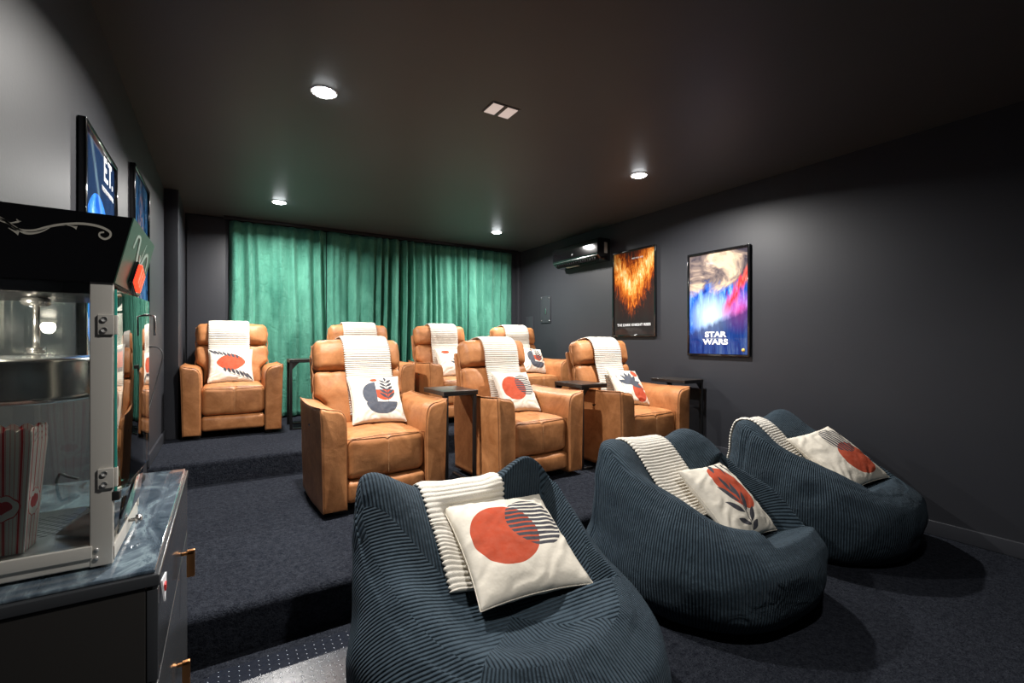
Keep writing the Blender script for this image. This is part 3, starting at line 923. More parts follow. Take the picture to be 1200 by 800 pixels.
# ------------------------------------------------------------------ posters
def text_mesh(body, size, mat, name, parent, mtx, sx=1.0, bold=0.0, ext=.0006):
    cu = bpy.data.curves.new('t', 'FONT'); cu.body = body; cu.size = size; cu.align_x = 'CENTER'; cu.align_y = 'CENTER'
    cu.extrude = ext; cu.offset = bold
    ob = bpy.data.objects.new('t', cu); COL.objects.link(ob)
    dg = bpy.context.evaluated_depsgraph_get()
    me = bpy.data.meshes.new_from_object(ob.evaluated_get(dg)); me.name = name
    bpy.data.objects.remove(ob); bpy.data.curves.remove(cu)
    for v in me.vertices: v.co.x *= sx
    me.materials.clear()
    o = link(name, me, mat, parent, False); o.matrix_local = mtx
    return o
def art(kind):
    n = NT('poster_art_' + kind); uv = n.coord('UV'); q = n.xyz(uv)
    if kind == 'storm':
        f = n.noise(n.mapping(uv, sc=(1.0, 1.3, 1)), 2.6, 6, .55, 1.5); f2 = n.noise(n.mapping(uv, rot=R(20), sc=(5, 1.4, 1)), 2.6, 6, .65, .8)
        base = n.ramp(f2, [(.36, (.008, .03, .22)), (.52, (.03, .14, .62)), (.70, (.30, .52, .95))])
        cl = n.ramp(f, [(.38, (.05, .045, .06)), (.5, (.22, .17, .15)), (.62, (.62, .47, .33))])
        top = n.ramp(n.m('ADD', q[1], n.m('MULTIPLY', n.m('SUBTRACT', f, .5), .5)), [(.60, 0), (.70, 1)])
        c = n.mix(top, base, cl)
        def blob(cx, cy, sx, sy, pw):
            p = n.mapping(uv, (cx, cy, 0), 0, (sx, sy, 1), 'TEXTURE'); ln = n.n('ShaderNodeVectorMath', operation='LENGTH'); n.L(p, ln.inputs[0])
            return n.m('POWER', n.m('SUBTRACT', 1.0, ln.outputs['Value'], clamp=True), pw)
        c = n.mix(blob(.40, .37, .40, .26, 1.0), c, (.62, .82, 1.0))
        c = n.mix(n.m('MULTIPLY', blob(.86, .40, .30, .22, 1.0), .9), c, (.65, .08, .32))
        # red streak climbing to the right
        rd = n.m('ADD', n.m('SUBTRACT', q[1], n.m('MULTIPLY', q[0], .85)), n.m('MULTIPLY', n.m('SUBTRACT', f2, .5), .35))
        rm = n.ramp(n.m('ABSOLUTE', n.m('ADD', rd, .10)), [(.0, 1), (.10, 0)])
        c = n.mix(n.m('MULTIPLY', rm, n.ramp(q[0], [(.56, 0), (.72, 1)])), c, (.80, .03, .03))
        dk = n.ramp(n.m('ADD', n.m('SUBTRACT', q[1], n.m('MULTIPLY', q[0], .22)), n.m('MULTIPLY', n.m('SUBTRACT', f2, .5), .10)), [(.18, 1), (.24, 0)])
        c = n.mix(n.m('MULTIPLY', dk, .8), c, (.008, .018, .10))
    elif kind == 'fire':
        f = n.noise(n.mapping(uv, rot=R(-38), sc=(3.4, 1.4, 1)), 4, 8, .75, 1.2)
        dx = n.m('ABSOLUTE', n.m('SUBTRACT', q[0], .46))
        vv = n.m('SUBTRACT', q[1], n.m('ADD', .56, n.m('MULTIPLY', dx, .75)))
        heat = n.m('SUBTRACT', 1.0, n.m('MULTIPLY', n.m('ABSOLUTE', vv), 2.6))
        h = n.m('ADD', n.m('MULTIPLY', heat, .55), n.m('MULTIPLY', n.m('SUBTRACT', f, .5), 1.5))
        c = n.ramp(h, [(.02, (.035, .02, .018)), (.2, (.28, .05, .012)), (.38, (.85, .24, .03)), (.55, (1.0, .62, .18)), (.72, (1, .93, .7))])
        dk = n.ramp(n.m('ADD', q[1], n.m('MULTIPLY', n.m('SUBTRACT', f, .5), .3)), [(.16, 1), (.36, 0)])
        c = n.mix(dk, c, (.025, .02, .02))
    elif kind == 'planet':
        f = n.noise(uv, 5, 6, .65, .8)
        c = n.mix(f, (.004, .010, .032), (.02, .045, .11))
        sp = n.noise(uv, 160, 1); c = n.mix(n.m('GREATER_THAN', sp, .80), c, (.7, .8, .95))
        p = n.mapping(uv, (.42, .42, 0), 0, (.46, .36, 1), 'TEXTURE')
        ln = n.n('ShaderNodeVectorMath', operation='LENGTH'); n.L(p, ln.inputs[0])
        disc = n.m('LESS_THAN', ln.outputs['Value'], 1.0)
        pl = n.ramp(f, [(.35, (.015, .09, .42)), (.55, (.05, .25, .75)), (.72, (.45, .68, .95))])
        c = n.mix(disc, c, pl)
        st_ = n.m('MULTIPLY', n.ramp(n.m('ABSOLUTE', n.m('SUBTRACT', n.m('ADD', q[1], n.m('MULTIPLY', q[0], .9)), 1.18)), [(.0, 1), (.06, 0)]), n.m('MULTIPLY', f, .45))
        c = n.mix(st_, c, (.4, .6, .65))
    else:
        f = n.noise(n.mapping(uv, sc=(1.5, 1, 1)), 5, 7, .7, 1.2); f2 = n.noise(uv, 11, 5, .7)
        c = n.ramp(f, [(.35, (.01, .03, .08)), (.5, (.03, .12, .30)), (.66, (.12, .34, .62))])
        band = n.ramp(n.m('ADD', n.m('ABSOLUTE', n.m('SUBTRACT', q[0], .5)), n.m('MULTIPLY', n.m('ABSOLUTE', n.m('SUBTRACT', q[1], .6)), .6)), [(.12, 1), (.32, 0)])
        c = n.mix(n.m('MULTIPLY', band, n.ramp(f2, [(.48, 0), (.6, 1)])), c, (.62, .38, .28))
    n.set(color=c, rough=.6, spec=.0, coat=.45, coatr=.04)
    return n.mat
M['white'] = simple('white_print', (.85, .86, .88), .5)
def poster(label, y0, y1, z0, z1, side, kind):
    """side +1: on the right wall facing -X, -1: on the left wall facing +X"""
    w, h = y1 - y0, z1 - z0; xw = XR if side > 0 else XL
    t = thing('framed_poster', label, 'framed poster', (xw, (y0 + y1) / 2, z0))
    # local: X across (as read), Z up, facing -Y  -> rotate
    t.rotation_euler = (0, 0, R(90) if side > 0 else R(-90))
    t.rotation_euler = (0, 0, R(-90) if side > 0 else R(90))
    fw, fd = .022, .028
    fr = MB()
    fr.box(-w / 2, -w / 2 + fw, -fd, -.001, 0, h, .004); fr.box(w / 2 - fw, w / 2, -fd, -.001, 0, h, .004)
    fr.box(-w / 2 + fw * .8, w / 2 - fw * .8, -fd, -.001, 0, fw, .004); fr.box(-w / 2 + fw * .8, w / 2 - fw * .8, -fd, -.001, h - fw, h, .004)
    fr.build('frame', M['blackgloss'], t)
    me = bpy.data.meshes.new('poster_sheet')
    a = w / 2 - fw * .9
    me.from_pydata([(-a, -.016, fw * .9), (a, -.016, fw * .9), (a, -.016, h - fw * .9), (-a, -.016, h - fw * .9), (-a, -.004, fw * .9), (a, -.004, fw * .9), (a, -.004, h - fw * .9), (-a, -.004, h - fw * .9)], [],
                   [(0, 1, 2, 3), (5, 4, 7, 6), (4, 5, 1, 0), (3, 2, 6, 7), (4, 0, 3, 7), (1, 5, 6, 2)])
    me.update(); ul = me.uv_layers.new(name='UVMap')
    for lp in me.loops:
        v = me.vertices[lp.vertex_index].co; ul.data[lp.index].uv = ((v.x + a) / (2 * a), (v.z - fw) / (h - 2 * fw))
    s = link('poster_sheet', me, art(kind), t, False)
    return t, s, w, h
RX = Matrix.Rotation(R(90), 4, 'X')
def lay(x, z, y=-.0172): return Matrix.Translation((x, y, z)) @ RX
t, s, w, h = poster('black framed poster of blue and red light under a misty cloud, right wall', 2.40, 3.055, 1.14, 2.15, 1, 'storm')
tx = text_mesh('STAR', .070, M['white'], 'title_lettering', s, lay(-.02, .205), 1.35, .0032)
text_mesh('WARS', .070, M['white'], 'title_lettering', s, lay(-.02, .135), 1.35, .0032)
MB().box(-.12, .09, -.0178, -.0165, .170, .172, .0004).build('title_rule', M['white'], s)
M['gold'] = simple('gold_sticker', (.75, .50, .10), .4)
MB().lathe([(.0005, -.0185), (.016, -.0185), (.016, -.0165)], c=(.262, 0, .062), n=24, axis='y').build('round_seal', M['gold'], s)
# hill-like dark ramp shape and thin ledge in the art are left to the print itself
t, s, w, h = poster('black framed poster of orange flames on black, below the air conditioner', 3.46, 4.12, 1.335, 2.335, 1, 'fire')
text_mesh('THE DARK KNIGHT RISES', .040, M['white'], 'title_lettering', s, lay(0, .135), 1.12, .0008)
text_mesh('FIRE WILL RISE', .024, M['white'], 'title_lettering', s, lay(.06, .895), 1.1, .0)
t, s, w, h = poster('black framed poster of a blue planet in dark space, left wall above popcorn machine', 2.35, 2.97, 1.14, 2.135, -1, 'planet')
text_mesh('E.T.', .15, M['white'], 'title_lettering', s, lay(.15, .905), .85, .003)
text_mesh('THE EXTRA-TERRESTRIAL', .030, M['white'], 'title_lettering', s, lay(.14, .815), .72, .0)
t, s, w, h = poster('black framed blue poster with warm flecks, left wall, further from the camera', 3.50, 4.14, 1.33, 2.335, -1, 'montage')

# ------------------------------------------------------------------ air conditioner
t = thing('air_conditioner', 'glossy black split air conditioner high on the right wall', 'air conditioner', (XR, 4.625, 2.26))
prof = [(0, .27), (-.17, .27), (-.19, .262), (-.203, .245), (-.208, .20), (-.208, .085), (-.203, .062), (-.16, .022), (-.13, .008), (0, 0)]
b = MB(); b.prism(prof, -.445, .445, 'y'); ob = b.build('casing', M['blackgloss'], t)
md = ob.modifiers.new('bev', 'BEVEL'); md.width = .006; md.segments = 3; md.limit_method = 'ANGLE'
M['greyplastic'] = simple('pale_grey_plastic', (.42, .42, .36), .4)
M['chrome'] = simple('brushed_steel', (.55, .55, .55), .25, 1)
b = MB(); b.box(-.2085, -.196, -.44, .44, .060, .066, .001); b.build('trim_strip', M['chrome'], t)
b = MB()
b.add([(-.198, -.40, .056), (-.198, .40, .056), (-.142, .40, .010), (-.142, -.40, .010), (-.201, -.40, .050), (-.201, .40, .050), (-.145, .40, .004), (-.145, -.40, .004)],
      [(0, 1, 2, 3), (4, 7, 6, 5), (0, 4, 5, 1), (1, 5, 6, 2), (2, 6, 7, 3), (3, 7, 4, 0)], False)
fl = b.build('louvre_flap', M['blackgloss'], t)
b = MB()
for k in range(18): b.box(-.192, -.152, -.38 + k * .0445, -.376 + k * .0445, .004, .045, .0005)
b.build('air_guide', M['black'], t)
b = MB(); b.box(-.13, -.09, .02, .26, -.004, .004, .001); b.build('label_plate', M['greyplastic'], t)
b = MB(); b.box(-.10, -.05, -.448, -.4445, .09, .22, .001); b.build('rating_label', M['greyplastic'], t)
text_mesh('III', .03, M['chrome'], 'badge', t, Matrix.Translation((-.2088, .03, .13)) @ Matrix.Rotation(R(-90), 4, 'Z') @ RX, 1.2, .0)

# ------------------------------------------------------------------ wall plates near the back corner
t = thing('wall_bracket_plate', 'dark rectangular plate with four bright screws on right wall near the corner', 'wall plate', (XR, 5.51, 1.55))
MB().box(-.012, -.0005, -.12, .12, 0, .39, .003).build('plate', M['trim'], t)
for sy in (-1, 1):
    for z in (.03, .36):
        MB().lathe([(.012, -.018), (.012, -.012)], c=(0, sy * .095, z), n=16, axis='x').build('screw', M['chrome'], t)
MB().box(-.022, -.012, -.03, -.005, .13, .21, .002).build('latch', M['chrome'], t)
t = MB(); t.box(XR - .010, XR - .0005, 5.83, 6.03, .95, 1.66, .003)
tag(t.build('access_panel', M['trim']), 'low dark access panel on the right wall beside the back corner', 'access panel')

# ------------------------------------------------------------------ cabinet with marbled top
def marble():
    n = NT('blue_grey_resin'); co = n.coord()
    f = n.noise(n.mapping(co, rot=R(20), sc=(3.0, 1.2, 1)), 4.2, 6, .6, 2.2)
    c = n.ramp(f, [(.32, (.035, .055, .078)), (.5, (.12, .16, .20)), (.60, (.26, .34, .38)), (.64, (.10, .14, .18)), (.8, (.40, .50, .53))])
    n.set(color=c, rough=.12, coat=1, coatr=.04)
    n.bump(n.noise(co, 9, 3, .5, .8), .25, .01)
    return n.mat
M['resin'] = marble()
M['cab'] = simple('dark_grey_laminate', (.030, .028, .026), .36)
M['cabfront'] = simple('satin_graphite_front', (.050, .053, .058), .22)
M['copper'] = simple('brushed_copper', (.80, .36, .14), .28, 1)
ZT = .85; CX0, CX1, CY0, CY1 = -.468, -.102, 1.095, 1.93
t = thing('cabinet', 'dark cabinet with copper pulls under the popcorn machine, against the left wall', 'cabinet', (CX0, CY0, 0))
def loc_box(mb, x0, x1, y0, y1, z0, z1, r=.002): return mb.box(x0 - CX0, x1 - CX0, y0 - CY0, y1 - CY0, z0, z1, r)
b = MB(); loc_box(b, CX0 + .001, CX1 - .022, CY0 + .004, CY1 - .004, .06, ZT - .031); b.build('body', M['cab'], t)
b = MB(); loc_box(b, CX0 + .02, CX1 - .05, CY0 + .03, CY1 - .03, 0, .06); b.build('plinth', M['blackmatt'], t)
FR = [(.655, ZT - .036, 'drawer'), (.07, .648, 'door')]
for nm, y0, y1, z0, z1, hy in [('drawer', CY0 + .004, CY1 - .004, .640, ZT - .036, 1.66), ('door', CY0 + .004, CY1 - .004, .07, .634, 1.515)]:
    b = MB(); loc_box(b, CX1 - .021, CX1 - .003, y0, y1, z0, z1); f = b.build(nm, M['cabfront'], t)
    b = MB()
    if nm == 'drawer': loc_box(b, CX1 - .003, CX1 + .028, 1.655, 1.664, .655, .664); loc_box(b, CX1 + .010, CX1 + .030, 1.655, 1.668, .590, .668)
    else: loc_box(b, CX1 - .003, CX1 + .024, hy - .006, hy + .003, .418, .426); loc_box(b, CX1 + .008, CX1 + .026, hy - .006, hy + .006, .350, .428)
    b.build('handle', M['copper'], f)
b = MB(); loc_box(b, CX0 + .001, CX1, CY0, CY1, ZT - .030, ZT - .008, .003)
wt = b.build('worktop', M['cabfront'], t)
b = MB(); loc_box(b, CX0 + .003, CX1 - .008, CY0 + .008, CY1 - .006, ZT - .008, ZT, .003); b.build('resin_surface', M['resin'], wt)
M['redpaint'] = simple('red_print', (.62, .03, .03), .4)
b = MB(); b.add([(CX1 - CX0 + .001, .03, ZT - .034), (CX1 - CX0 + .004, .075, ZT - .036), (CX1 - CX0 + .006, .03, ZT - .075), (CX1 - CX0 - .002, .03, ZT - .034), (CX1 - CX0 + .001, .075, ZT - .036), (CX1 - CX0 + .003, .03, ZT - .075)],
                [(0, 1, 2), (5, 4, 3), (0, 3, 4, 1), (1, 4, 5, 2), (2, 5, 3, 0)], False)
tg = b.build('paper_tag', M['white'], t)
MB().box(CX1 - CX0 + .0035, CX1 - CX0 + .0062, .032, .050, ZT - .056, ZT - .044, .0003).build('red_mark', M['redpaint'], tg)

# ------------------------------------------------------------------ popcorn machine
M['alu'] = simple('cream_aluminium', (.66, .63, .57), .4, .1)
M['steel'] = simple('polished_steel', (.62, .61, .60), .22, .9)
M['screw'] = simple('bright_screw_metal', (.55, .54, .52), .3, .4)
M['marqueeblack'] = simple('gloss_black_sheet', (.004, .004, .005), .25)
M['green'] = simple('green_enamel', (.045, .10, .070), .4)
M['scroll'] = simple('cream_scroll_paint', (.50, .47, .40), .6)
M['scrollg'] = simple('mint_scroll_paint', (.52, .66, .58), .5)
def glass_mat(name, tint=(.86, .96, .93)):
    n = NT(name); t_ = n.t
    gl = n.n('ShaderNodeBsdfGlossy'); gl.inputs['Roughness'].default_value = .01
    tr = n.n('ShaderNodeBsdfTransparent'); tr.inputs[0].default_value = (*tint, 1)
    fr = n.n('ShaderNodeFresnel'); fr.inputs[0].default_value = 1.52
    mx = n.n('ShaderNodeMixShader'); n.L(n.m('ADD', n.m('MULTIPLY', fr.outputs[0], 1.1), .03, clamp=True), mx.inputs[0]); n.L(tr.outputs[0], mx.inputs[1]); n.L(gl.outputs[0], mx.inputs[2])
    n.L(mx.outputs[0], t_.nodes['Material Output'].inputs['Surface'])
    return n.mat
M['glass'] = glass_mat('clear_glass', (.93, .97, .96))
M['glassedge'] = simple('green_glass_edge', (.06, .50, .40), .15, coat=1)
MX0, MX1, MY0, MY1 = -.455, -.180, 1.160, 1.465
ZB, ZG0, ZG1 = ZT + .006, .877, 1.395
t = thing('popcorn_machine', 'black topped popcorn machine with glass sides on the cabinet', 'popcorn machine', (MX0, MY0, ZT))
def mloc(p): return (p[0] - MX0, p[1] - MY0, p[2] - ZT)
def mbx(mb, x0, x1, y0, y1, z0, z1, r=.0015): return mb.box(x0 - MX0, x1 - MX0, y0 - MY0, y1 - MY0, z0 - ZT, z1 - ZT, r)
b = MB(); mbx(b, MX0, MX1, MY0, MY1, ZB, ZG0 + .012, .003); base = b.build('base', M['alu'], t)
for fx in (MX0 + .03, MX1 - .03):
    for fy in (MY0 + .03, MY1 - .03): MB().lathe([(.014, 0), (.012, ZB - ZT + .001)], c=(fx - MX0, fy - MY0, 0), n=16).build('foot', M['blackmatt'], base)
# perforated tray
def perf():
    n = NT('perforated_steel'); co = n.coord(); q = n.xyz(co)
    row = n.m('FLOOR', n.m('DIVIDE', q[1], .011))
    off = n.m('MULTIPLY', n.m('MODULO', row, 2.0), .5)
    a = n.m('SUBTRACT', n.m('FRACT', n.m('ADD', n.m('DIVIDE', q[0], .020), off)), .5)
    c_ = n.m('SUBTRACT', n.m('FRACT', n.m('DIVIDE', q[1], .011)), .5)
    d = n.m('SQRT', n.m('ADD', n.m('POWER', n.m('MULTIPLY', a, 1.0), 2.0), n.m('POWER', n.m('MULTIPLY', c_, 1.15), 2.0)))
    hole = n.andd(n.m('LESS_THAN', d, .33), n.m('GREATER_THAN', q[0], .05), n.m('LESS_THAN', q[0], .215), n.m('GREATER_THAN', q[1], .11), n.m('LESS_THAN', q[1], .25))
    n.set(color=n.mix(hole, (.42, .42, .42), (.004, .004, .004)), metal=n.m('MULTIPLY', n.inv(hole), .9), rough=.3)
    return n.mat
M['perf'] = perf()
b = MB(); mbx(b, MX0 + .008, MX1 - .010, MY0 + .012, MY1 - .008, ZG0 + .0125, ZG0 + .016, .001); b.build('crumb_tray', M['perf'], t)
b = MB(); mbx(b, MX0 + .004, MX1 - .030, MY0 - .004, MY0 + .004, ZG0 - .004, ZG0 + .019, .0015); b.build('tray_rim', M['alu'], t)
# corner posts
for px, py in ((MX1 - .034, MY0 - .001), (MX0, MY0 - .001), (MX1 - .012, MY1 - .014), (MX0, MY1 - .014)):
    b = MB(); mbx(b, px, px + (.034 if px > -.3 and py < 1.2 else .014), py, py + .014, ZG0 - .022 if py < 1.2 else ZG0, ZG1, .002); p = b.build('corner_post', M['alu'], t)
    if px == MX1 - .034:
        for z in (ZG0 - .006, ZG0 + .010):
            s_ = MB(); s_.lathe([(.0042, -.0025), (.0042, 0)], c=mloc((px + .010, MY0 - .001, z)), n=14, axis='y'); s_.build('screw', M['screw'], p)
        for z in (1.020, 1.312):
            hb = MB(); mbx(hb, px + .012, px + .036, MY0 - .005, MY0 - .001, z - .019, z + .019, .001)
            mbx(hb, MX1 + .001, MX1 + .0065, MY0 + .0, MY0 + .010, z - .019, z + .019, .002)
            hg = hb.build('hinge', M['alu'], t)
            for dz in (-.010, .010):
                s_ = MB(); s_.lathe([(.0052, -.0075), (.0045, -.008), (.0052, -.0045)], c=mloc((px + .022, MY0, z + dz)), n=16, axis='y'); s_.build('screw', M['screw'], hg)
# glass
b = MB(); mbx(b, MX0 + .012, MX1 - .034, MY0 + .004, MY0 + .007, ZG0 + .016, ZG1, .0005); b.build('side_pane', M['glass'], t)
b = MB(); mbx(b, MX0 + .012, MX1 - .014, MY1 - .008, MY1 - .005, ZG0 + .016, ZG1, .0005); b.build('side_pane', M['glass'], t)
b = MB(); b.box(0, .0035, .002, .305, 0, 1.380 - .985, .0004); dr = b.build('glass_door', M['glass'], t)
e = MB(); e.box(-.0002, .0037, -.0012, .0018, 0, 1.380 - .985, .0003); e.build('door_edge', M['glassedge'], dr)
e = MB(); e.lathe([(.003, -.004), (.003, .006)], c=(.0, .285, .36), n=12, axis='x'); e.tube([(.004, .285, .36), (.018, .285, .358), (.018, .285, .31)], .0028, 8); e.build('door_handle', M['steel'], dr)
e = MB(); e.box(-.004, .008, -.004, .012, -.010, .008, .002); e.build('door_pivot', M['blackmatt'], dr)
dr.location = mloc((MX1 + .002, MY0 + .002, .985)); dr.rotation_euler = (0, 0, R(-3.0))
# lower front: fixed clear kick plate leaning out
b = MB(); b.box(0, .003, 0, .27, 0, .072, .0005); kp = b.build('lower_pane', M['glass'], t); kp.location = mloc((MX1 + .003, MY0 + .015, .905)); kp.rotation_euler = (0, R(6), 0)
b = MB(); b.lathe([(.004, 0), (.004, .012), (.010, .013), (.010, .020), (.006, .024)], c=mloc((MX1, 1.33, .882)), n=20, axis='x'); b.build('knob', M['steel'], t)
# steel deflector wedge inside
b = MB(); v = [mloc(p) for p in [(MX1 - .022, MY0 + .03, .90), (MX1 - .022, MY0 + .16, .90), (MX1 - .105, MY0 + .10, .897), (MX1 - .022, MY0 + .03, .965), (MX1 - .022, MY0 + .16, .965)]]
b.add(v, [(0, 1, 2), (3, 2, 4), (0, 2, 3), (1, 4, 2), (0, 3, 4, 1)], False); b.build('corn_guide', M['steel'], t)
# marquee
ZM0, ZM1 = 1.392, 1.520
b = MB(); xr0, xr1 = MX1 + .001, MX1 + .030
prof = [(MX0 - MX0, ZM0 - ZT), (xr0 - MX0, ZM0 - ZT), (xr1 - MX0, ZM1 - ZT), (MX0 - MX0, ZM1 - ZT + .006)]
b.prism(prof, -.004, MY1 - MY0 + .002, 'y'); mq = b.build('marquee', M['marqueeblack'], t)
b = MB(); b.prism([(xr0 - MX0 + .0005, ZM0 - ZT), (xr0 - MX0 + .0025, ZM0 - ZT), (xr1 - MX0 + .0025, ZM1 - ZT), (xr1 - MX0 + .0005, ZM1 - ZT)], -.0045, MY1 - MY0 + .0025, 'y')
gp = b.build('marquee_front', M['green'], mq)
def scroll(pts, r0, r1, y, mat, par, fn):
    rr = [r0 + (r1 - r0) * k / (len(pts) - 1) for k in range(len(pts))]
    b = MB(); b.tube([fn(p) for p in pts], rr, 8); return b.build('scroll_ornament', mat, par)
def spline(P, n=12):
    out = []
    for k in range((len(P) - 1) * n + 1): out.append(cr(P, k / n))
    return out
def px2side(p):      # pixel on the near side sheet -> local point (plane Y = MY0-.0045)
    a = (p[0] - 600) / 545; bq = (400 - p[1]) / 545; Yp = MY0 - .0045
    tt = Yp / (.8499 - .5270 * a); return (tt * (.5270 + .8499 * a) - MX0, -.0045, HC + bq * tt - ZT)
# flat painted ornament: thin ribbons with a small thickness
def ribbon(P, wid, fn, mat, par, depth):
    pts = spline(P); b = MB(); L_ = []
    for k, p in enumerate(pts):
        q = pts[min(k + 1, len(pts) - 1)]; o_ = pts[max(k - 1, 0)]
        dx, dy = q[0] - o_[0], q[1] - o_[1]; l = sqrt(dx * dx + dy * dy) or 1
        w_ = wid(k / (len(pts) - 1)); nx_, ny_ = -dy / l * w_, dx / l * w_
        a1 = Vector(fn((p[0] + nx_, p[1] + ny_))); a2 = Vector(fn((p[0] - nx_, p[1] - ny_)))
        L_ += [a1, a2, a1 + depth, a2 + depth]
    fs = []
    for k in range(len(pts) - 1):
        c = k * 4; d = c + 4
        fs += [[c, c + 1, d + 1, d], [c + 2, d + 2, d + 3, c + 3], [c, d, d + 2, c + 2], [c + 1, c + 3, d + 3, d + 1]]
    m_ = (len(pts) - 1) * 4; fs += [[0, 2, 3, 1], [m_, m_ + 1, m_ + 3, m_ + 2]]
    b.add(L_, fs, False); return b.build('scroll_ornament', mat, par)
dp = Vector((0, -.0006, 0))
ribbon([(-14, 250), (5, 258), (20, 268), (38, 270), (55, 266), (72, 263), (95, 262), (115, 265), (128, 271), (129, 277), (123, 280), (117, 277), (117, 273), (122, 272)], lambda t: .9 + .5 * sin(t * pi), px2side, M['scroll'], mq, dp)
ribbon([(-14, 246), (2, 256), (14, 264), (30, 273), (46, 272), (58, 267)], lambda t: .4 + 1.0 * sin(t * pi), px2side, M['scroll'], mq, dp)
ribbon([(-6, 256), (8, 261), (20, 260), (22, 258)], lambda t: .6 + 2.6 * t ** 4, px2side, M['scroll'], mq, dp)
ribbon([(75, 263), (84, 265), (90, 267)], lambda t: .3 + 2.0 * t ** 3, px2side, M['scroll'], mq, dp)
ribbon([(10, 267), (17, 271), (22, 273)], lambda t: .4 + 2.6 * t ** 2, px2side, M['scroll'], mq, dp)
def px2front(p):     # s along Y (0..1), v up (0..1) on the slanted green sheet
    s_, v_ = p; return (xr0 - MX0 + .0028 + (xr1 - xr0) * v_, -.004 + s_ * .305, ZM0 - ZT + (ZM1 - ZM0) * v_)
dg_ = Vector((.0008, 0, 0))
ribbon([(.22, .62), (.26, .82), (.36, .84), (.40, .70), (.44, .52), (.50, .42), (.56, .50), (.52, .62)], lambda t: .014 + .014 * sin(t * pi), px2front, M['scrollg'], gp, dg_)
ribbon([(.90, .45), (.88, .62), (.80, .72), (.72, .66), (.66, .52), (.60, .42), (.56, .50)], lambda t: .014 + .014 * sin(t * pi), px2front, M['scrollg'], gp, dg_)
ribbon([(.56, .42), (.60, .60), (.66, .86)], lambda t: .018 * (1 - t) + .002, px2front, M['scrollg'], gp, dg_)
b = MB(); c0 = Vector(px2front((.52, .22)))
sw = MB(); sw.rbox((0, 0, 0), (.010, .086, .050), .003, 2); so = sw.build('switch_bezel', M['blackgloss'], t); so.location = c0 + Vector((.003, 0, 0)); so.rotation_euler = (R(-14), R(12), 0)
n_ = NT('lit_red_rocker'); n_.set(color=(.6, .02, .01), rough=.2, em=(1, .04, .015), ems=2.2); M['redlit'] = n_.mat
for k in range(3):
    sw = MB(); sw.rbox((0, 0, 0), (.012, .022, .042), .003, 2); ro = sw.build('rocker_switch', M['redlit'], so); ro.location = (.006, -.026 + k * .026, 0)
# ceiling of the cabin, shaft, kettle
b = MB(); mbx(b, MX0 + .01, MX1 - .015, MY0 + .008, MY1 - .01, 1.370, 1.391, .002); b.build('cabin_top', M['marqueeblack'], t)
b = MB(); b.lathe([(.0005, -.006), (.02, -.006), (.024, 0)], c=mloc((-.405, 1.215, 1.370)), n=24); b.build('carton_fill_lamp', em('warm_carton_fill', (1, .85, .65), 4), t)  # out-of-frame lamp and point light, added to brighten the cartons
ld = bpy.data.lights.new('carton_fill_light', 'POINT'); ld.energy = 2.2; ld.color = (1, .86, .7); ld.shadow_soft_size = .02
lo = bpy.data.objects.new('carton_fill_light', ld); COL.objects.link(lo); lo.parent = t; lo.location = mloc((-.405, 1.215, 1.350))
kc = (-.335, 1.318)
b = MB(); b.lathe([(.0055, 1.255 - ZT), (.0055, 1.372 - ZT)], c=(kc[0] + .01 - MX0, kc[1] - MY0, 0), n=16)
b.lathe([(.016, 1.352 - ZT), (.022, 1.356 - ZT), (.022, 1.366 - ZT), (.016, 1.370 - ZT)], c=(kc[0] + .01 - MX0, kc[1] - MY0, 0), n=20)
b.lathe([(.014, 1.256 - ZT), (.014, 1.268 - ZT)], c=(kc[0] + .01 - MX0, kc[1] - MY0, 0), n=20)
b.build('stirring_shaft', M['steel'], t)
b = MB(); b.lathe([(.0005, 1.158), (.095, 1.160), (.108, 1.166), (.110, 1.175), (.110, 1.235), (.114, 1.240), (.114, 1.245), (.108, 1.247), (.09, 1.250), (.0005, 1.253)], c=(kc[0] - MX0, kc[1] - MY0, -ZT), n=56)
kt = b.build('kettle', M['steel'], t)
b = MB(); b.lathe([(.0005, 0), (.010, .002), (.0125, .008), (.010, .014), (.0005, .016)], c=(kc[0] + .112 - MX0, kc[1] - .03 - MY0, 1.235 - ZT), n=20, axis='x'); b.build('kettle_knob', M['blackmatt'], kt)
b = MB(); b.tube([(kc[0] - .09 - MX0, kc[1] - MY0, 1.25 - ZT), (kc[0] - .09 - MX0, kc[1] - MY0, 1.372 - ZT)], .005, 10); b.build('kettle_bracket', M['black'], t)

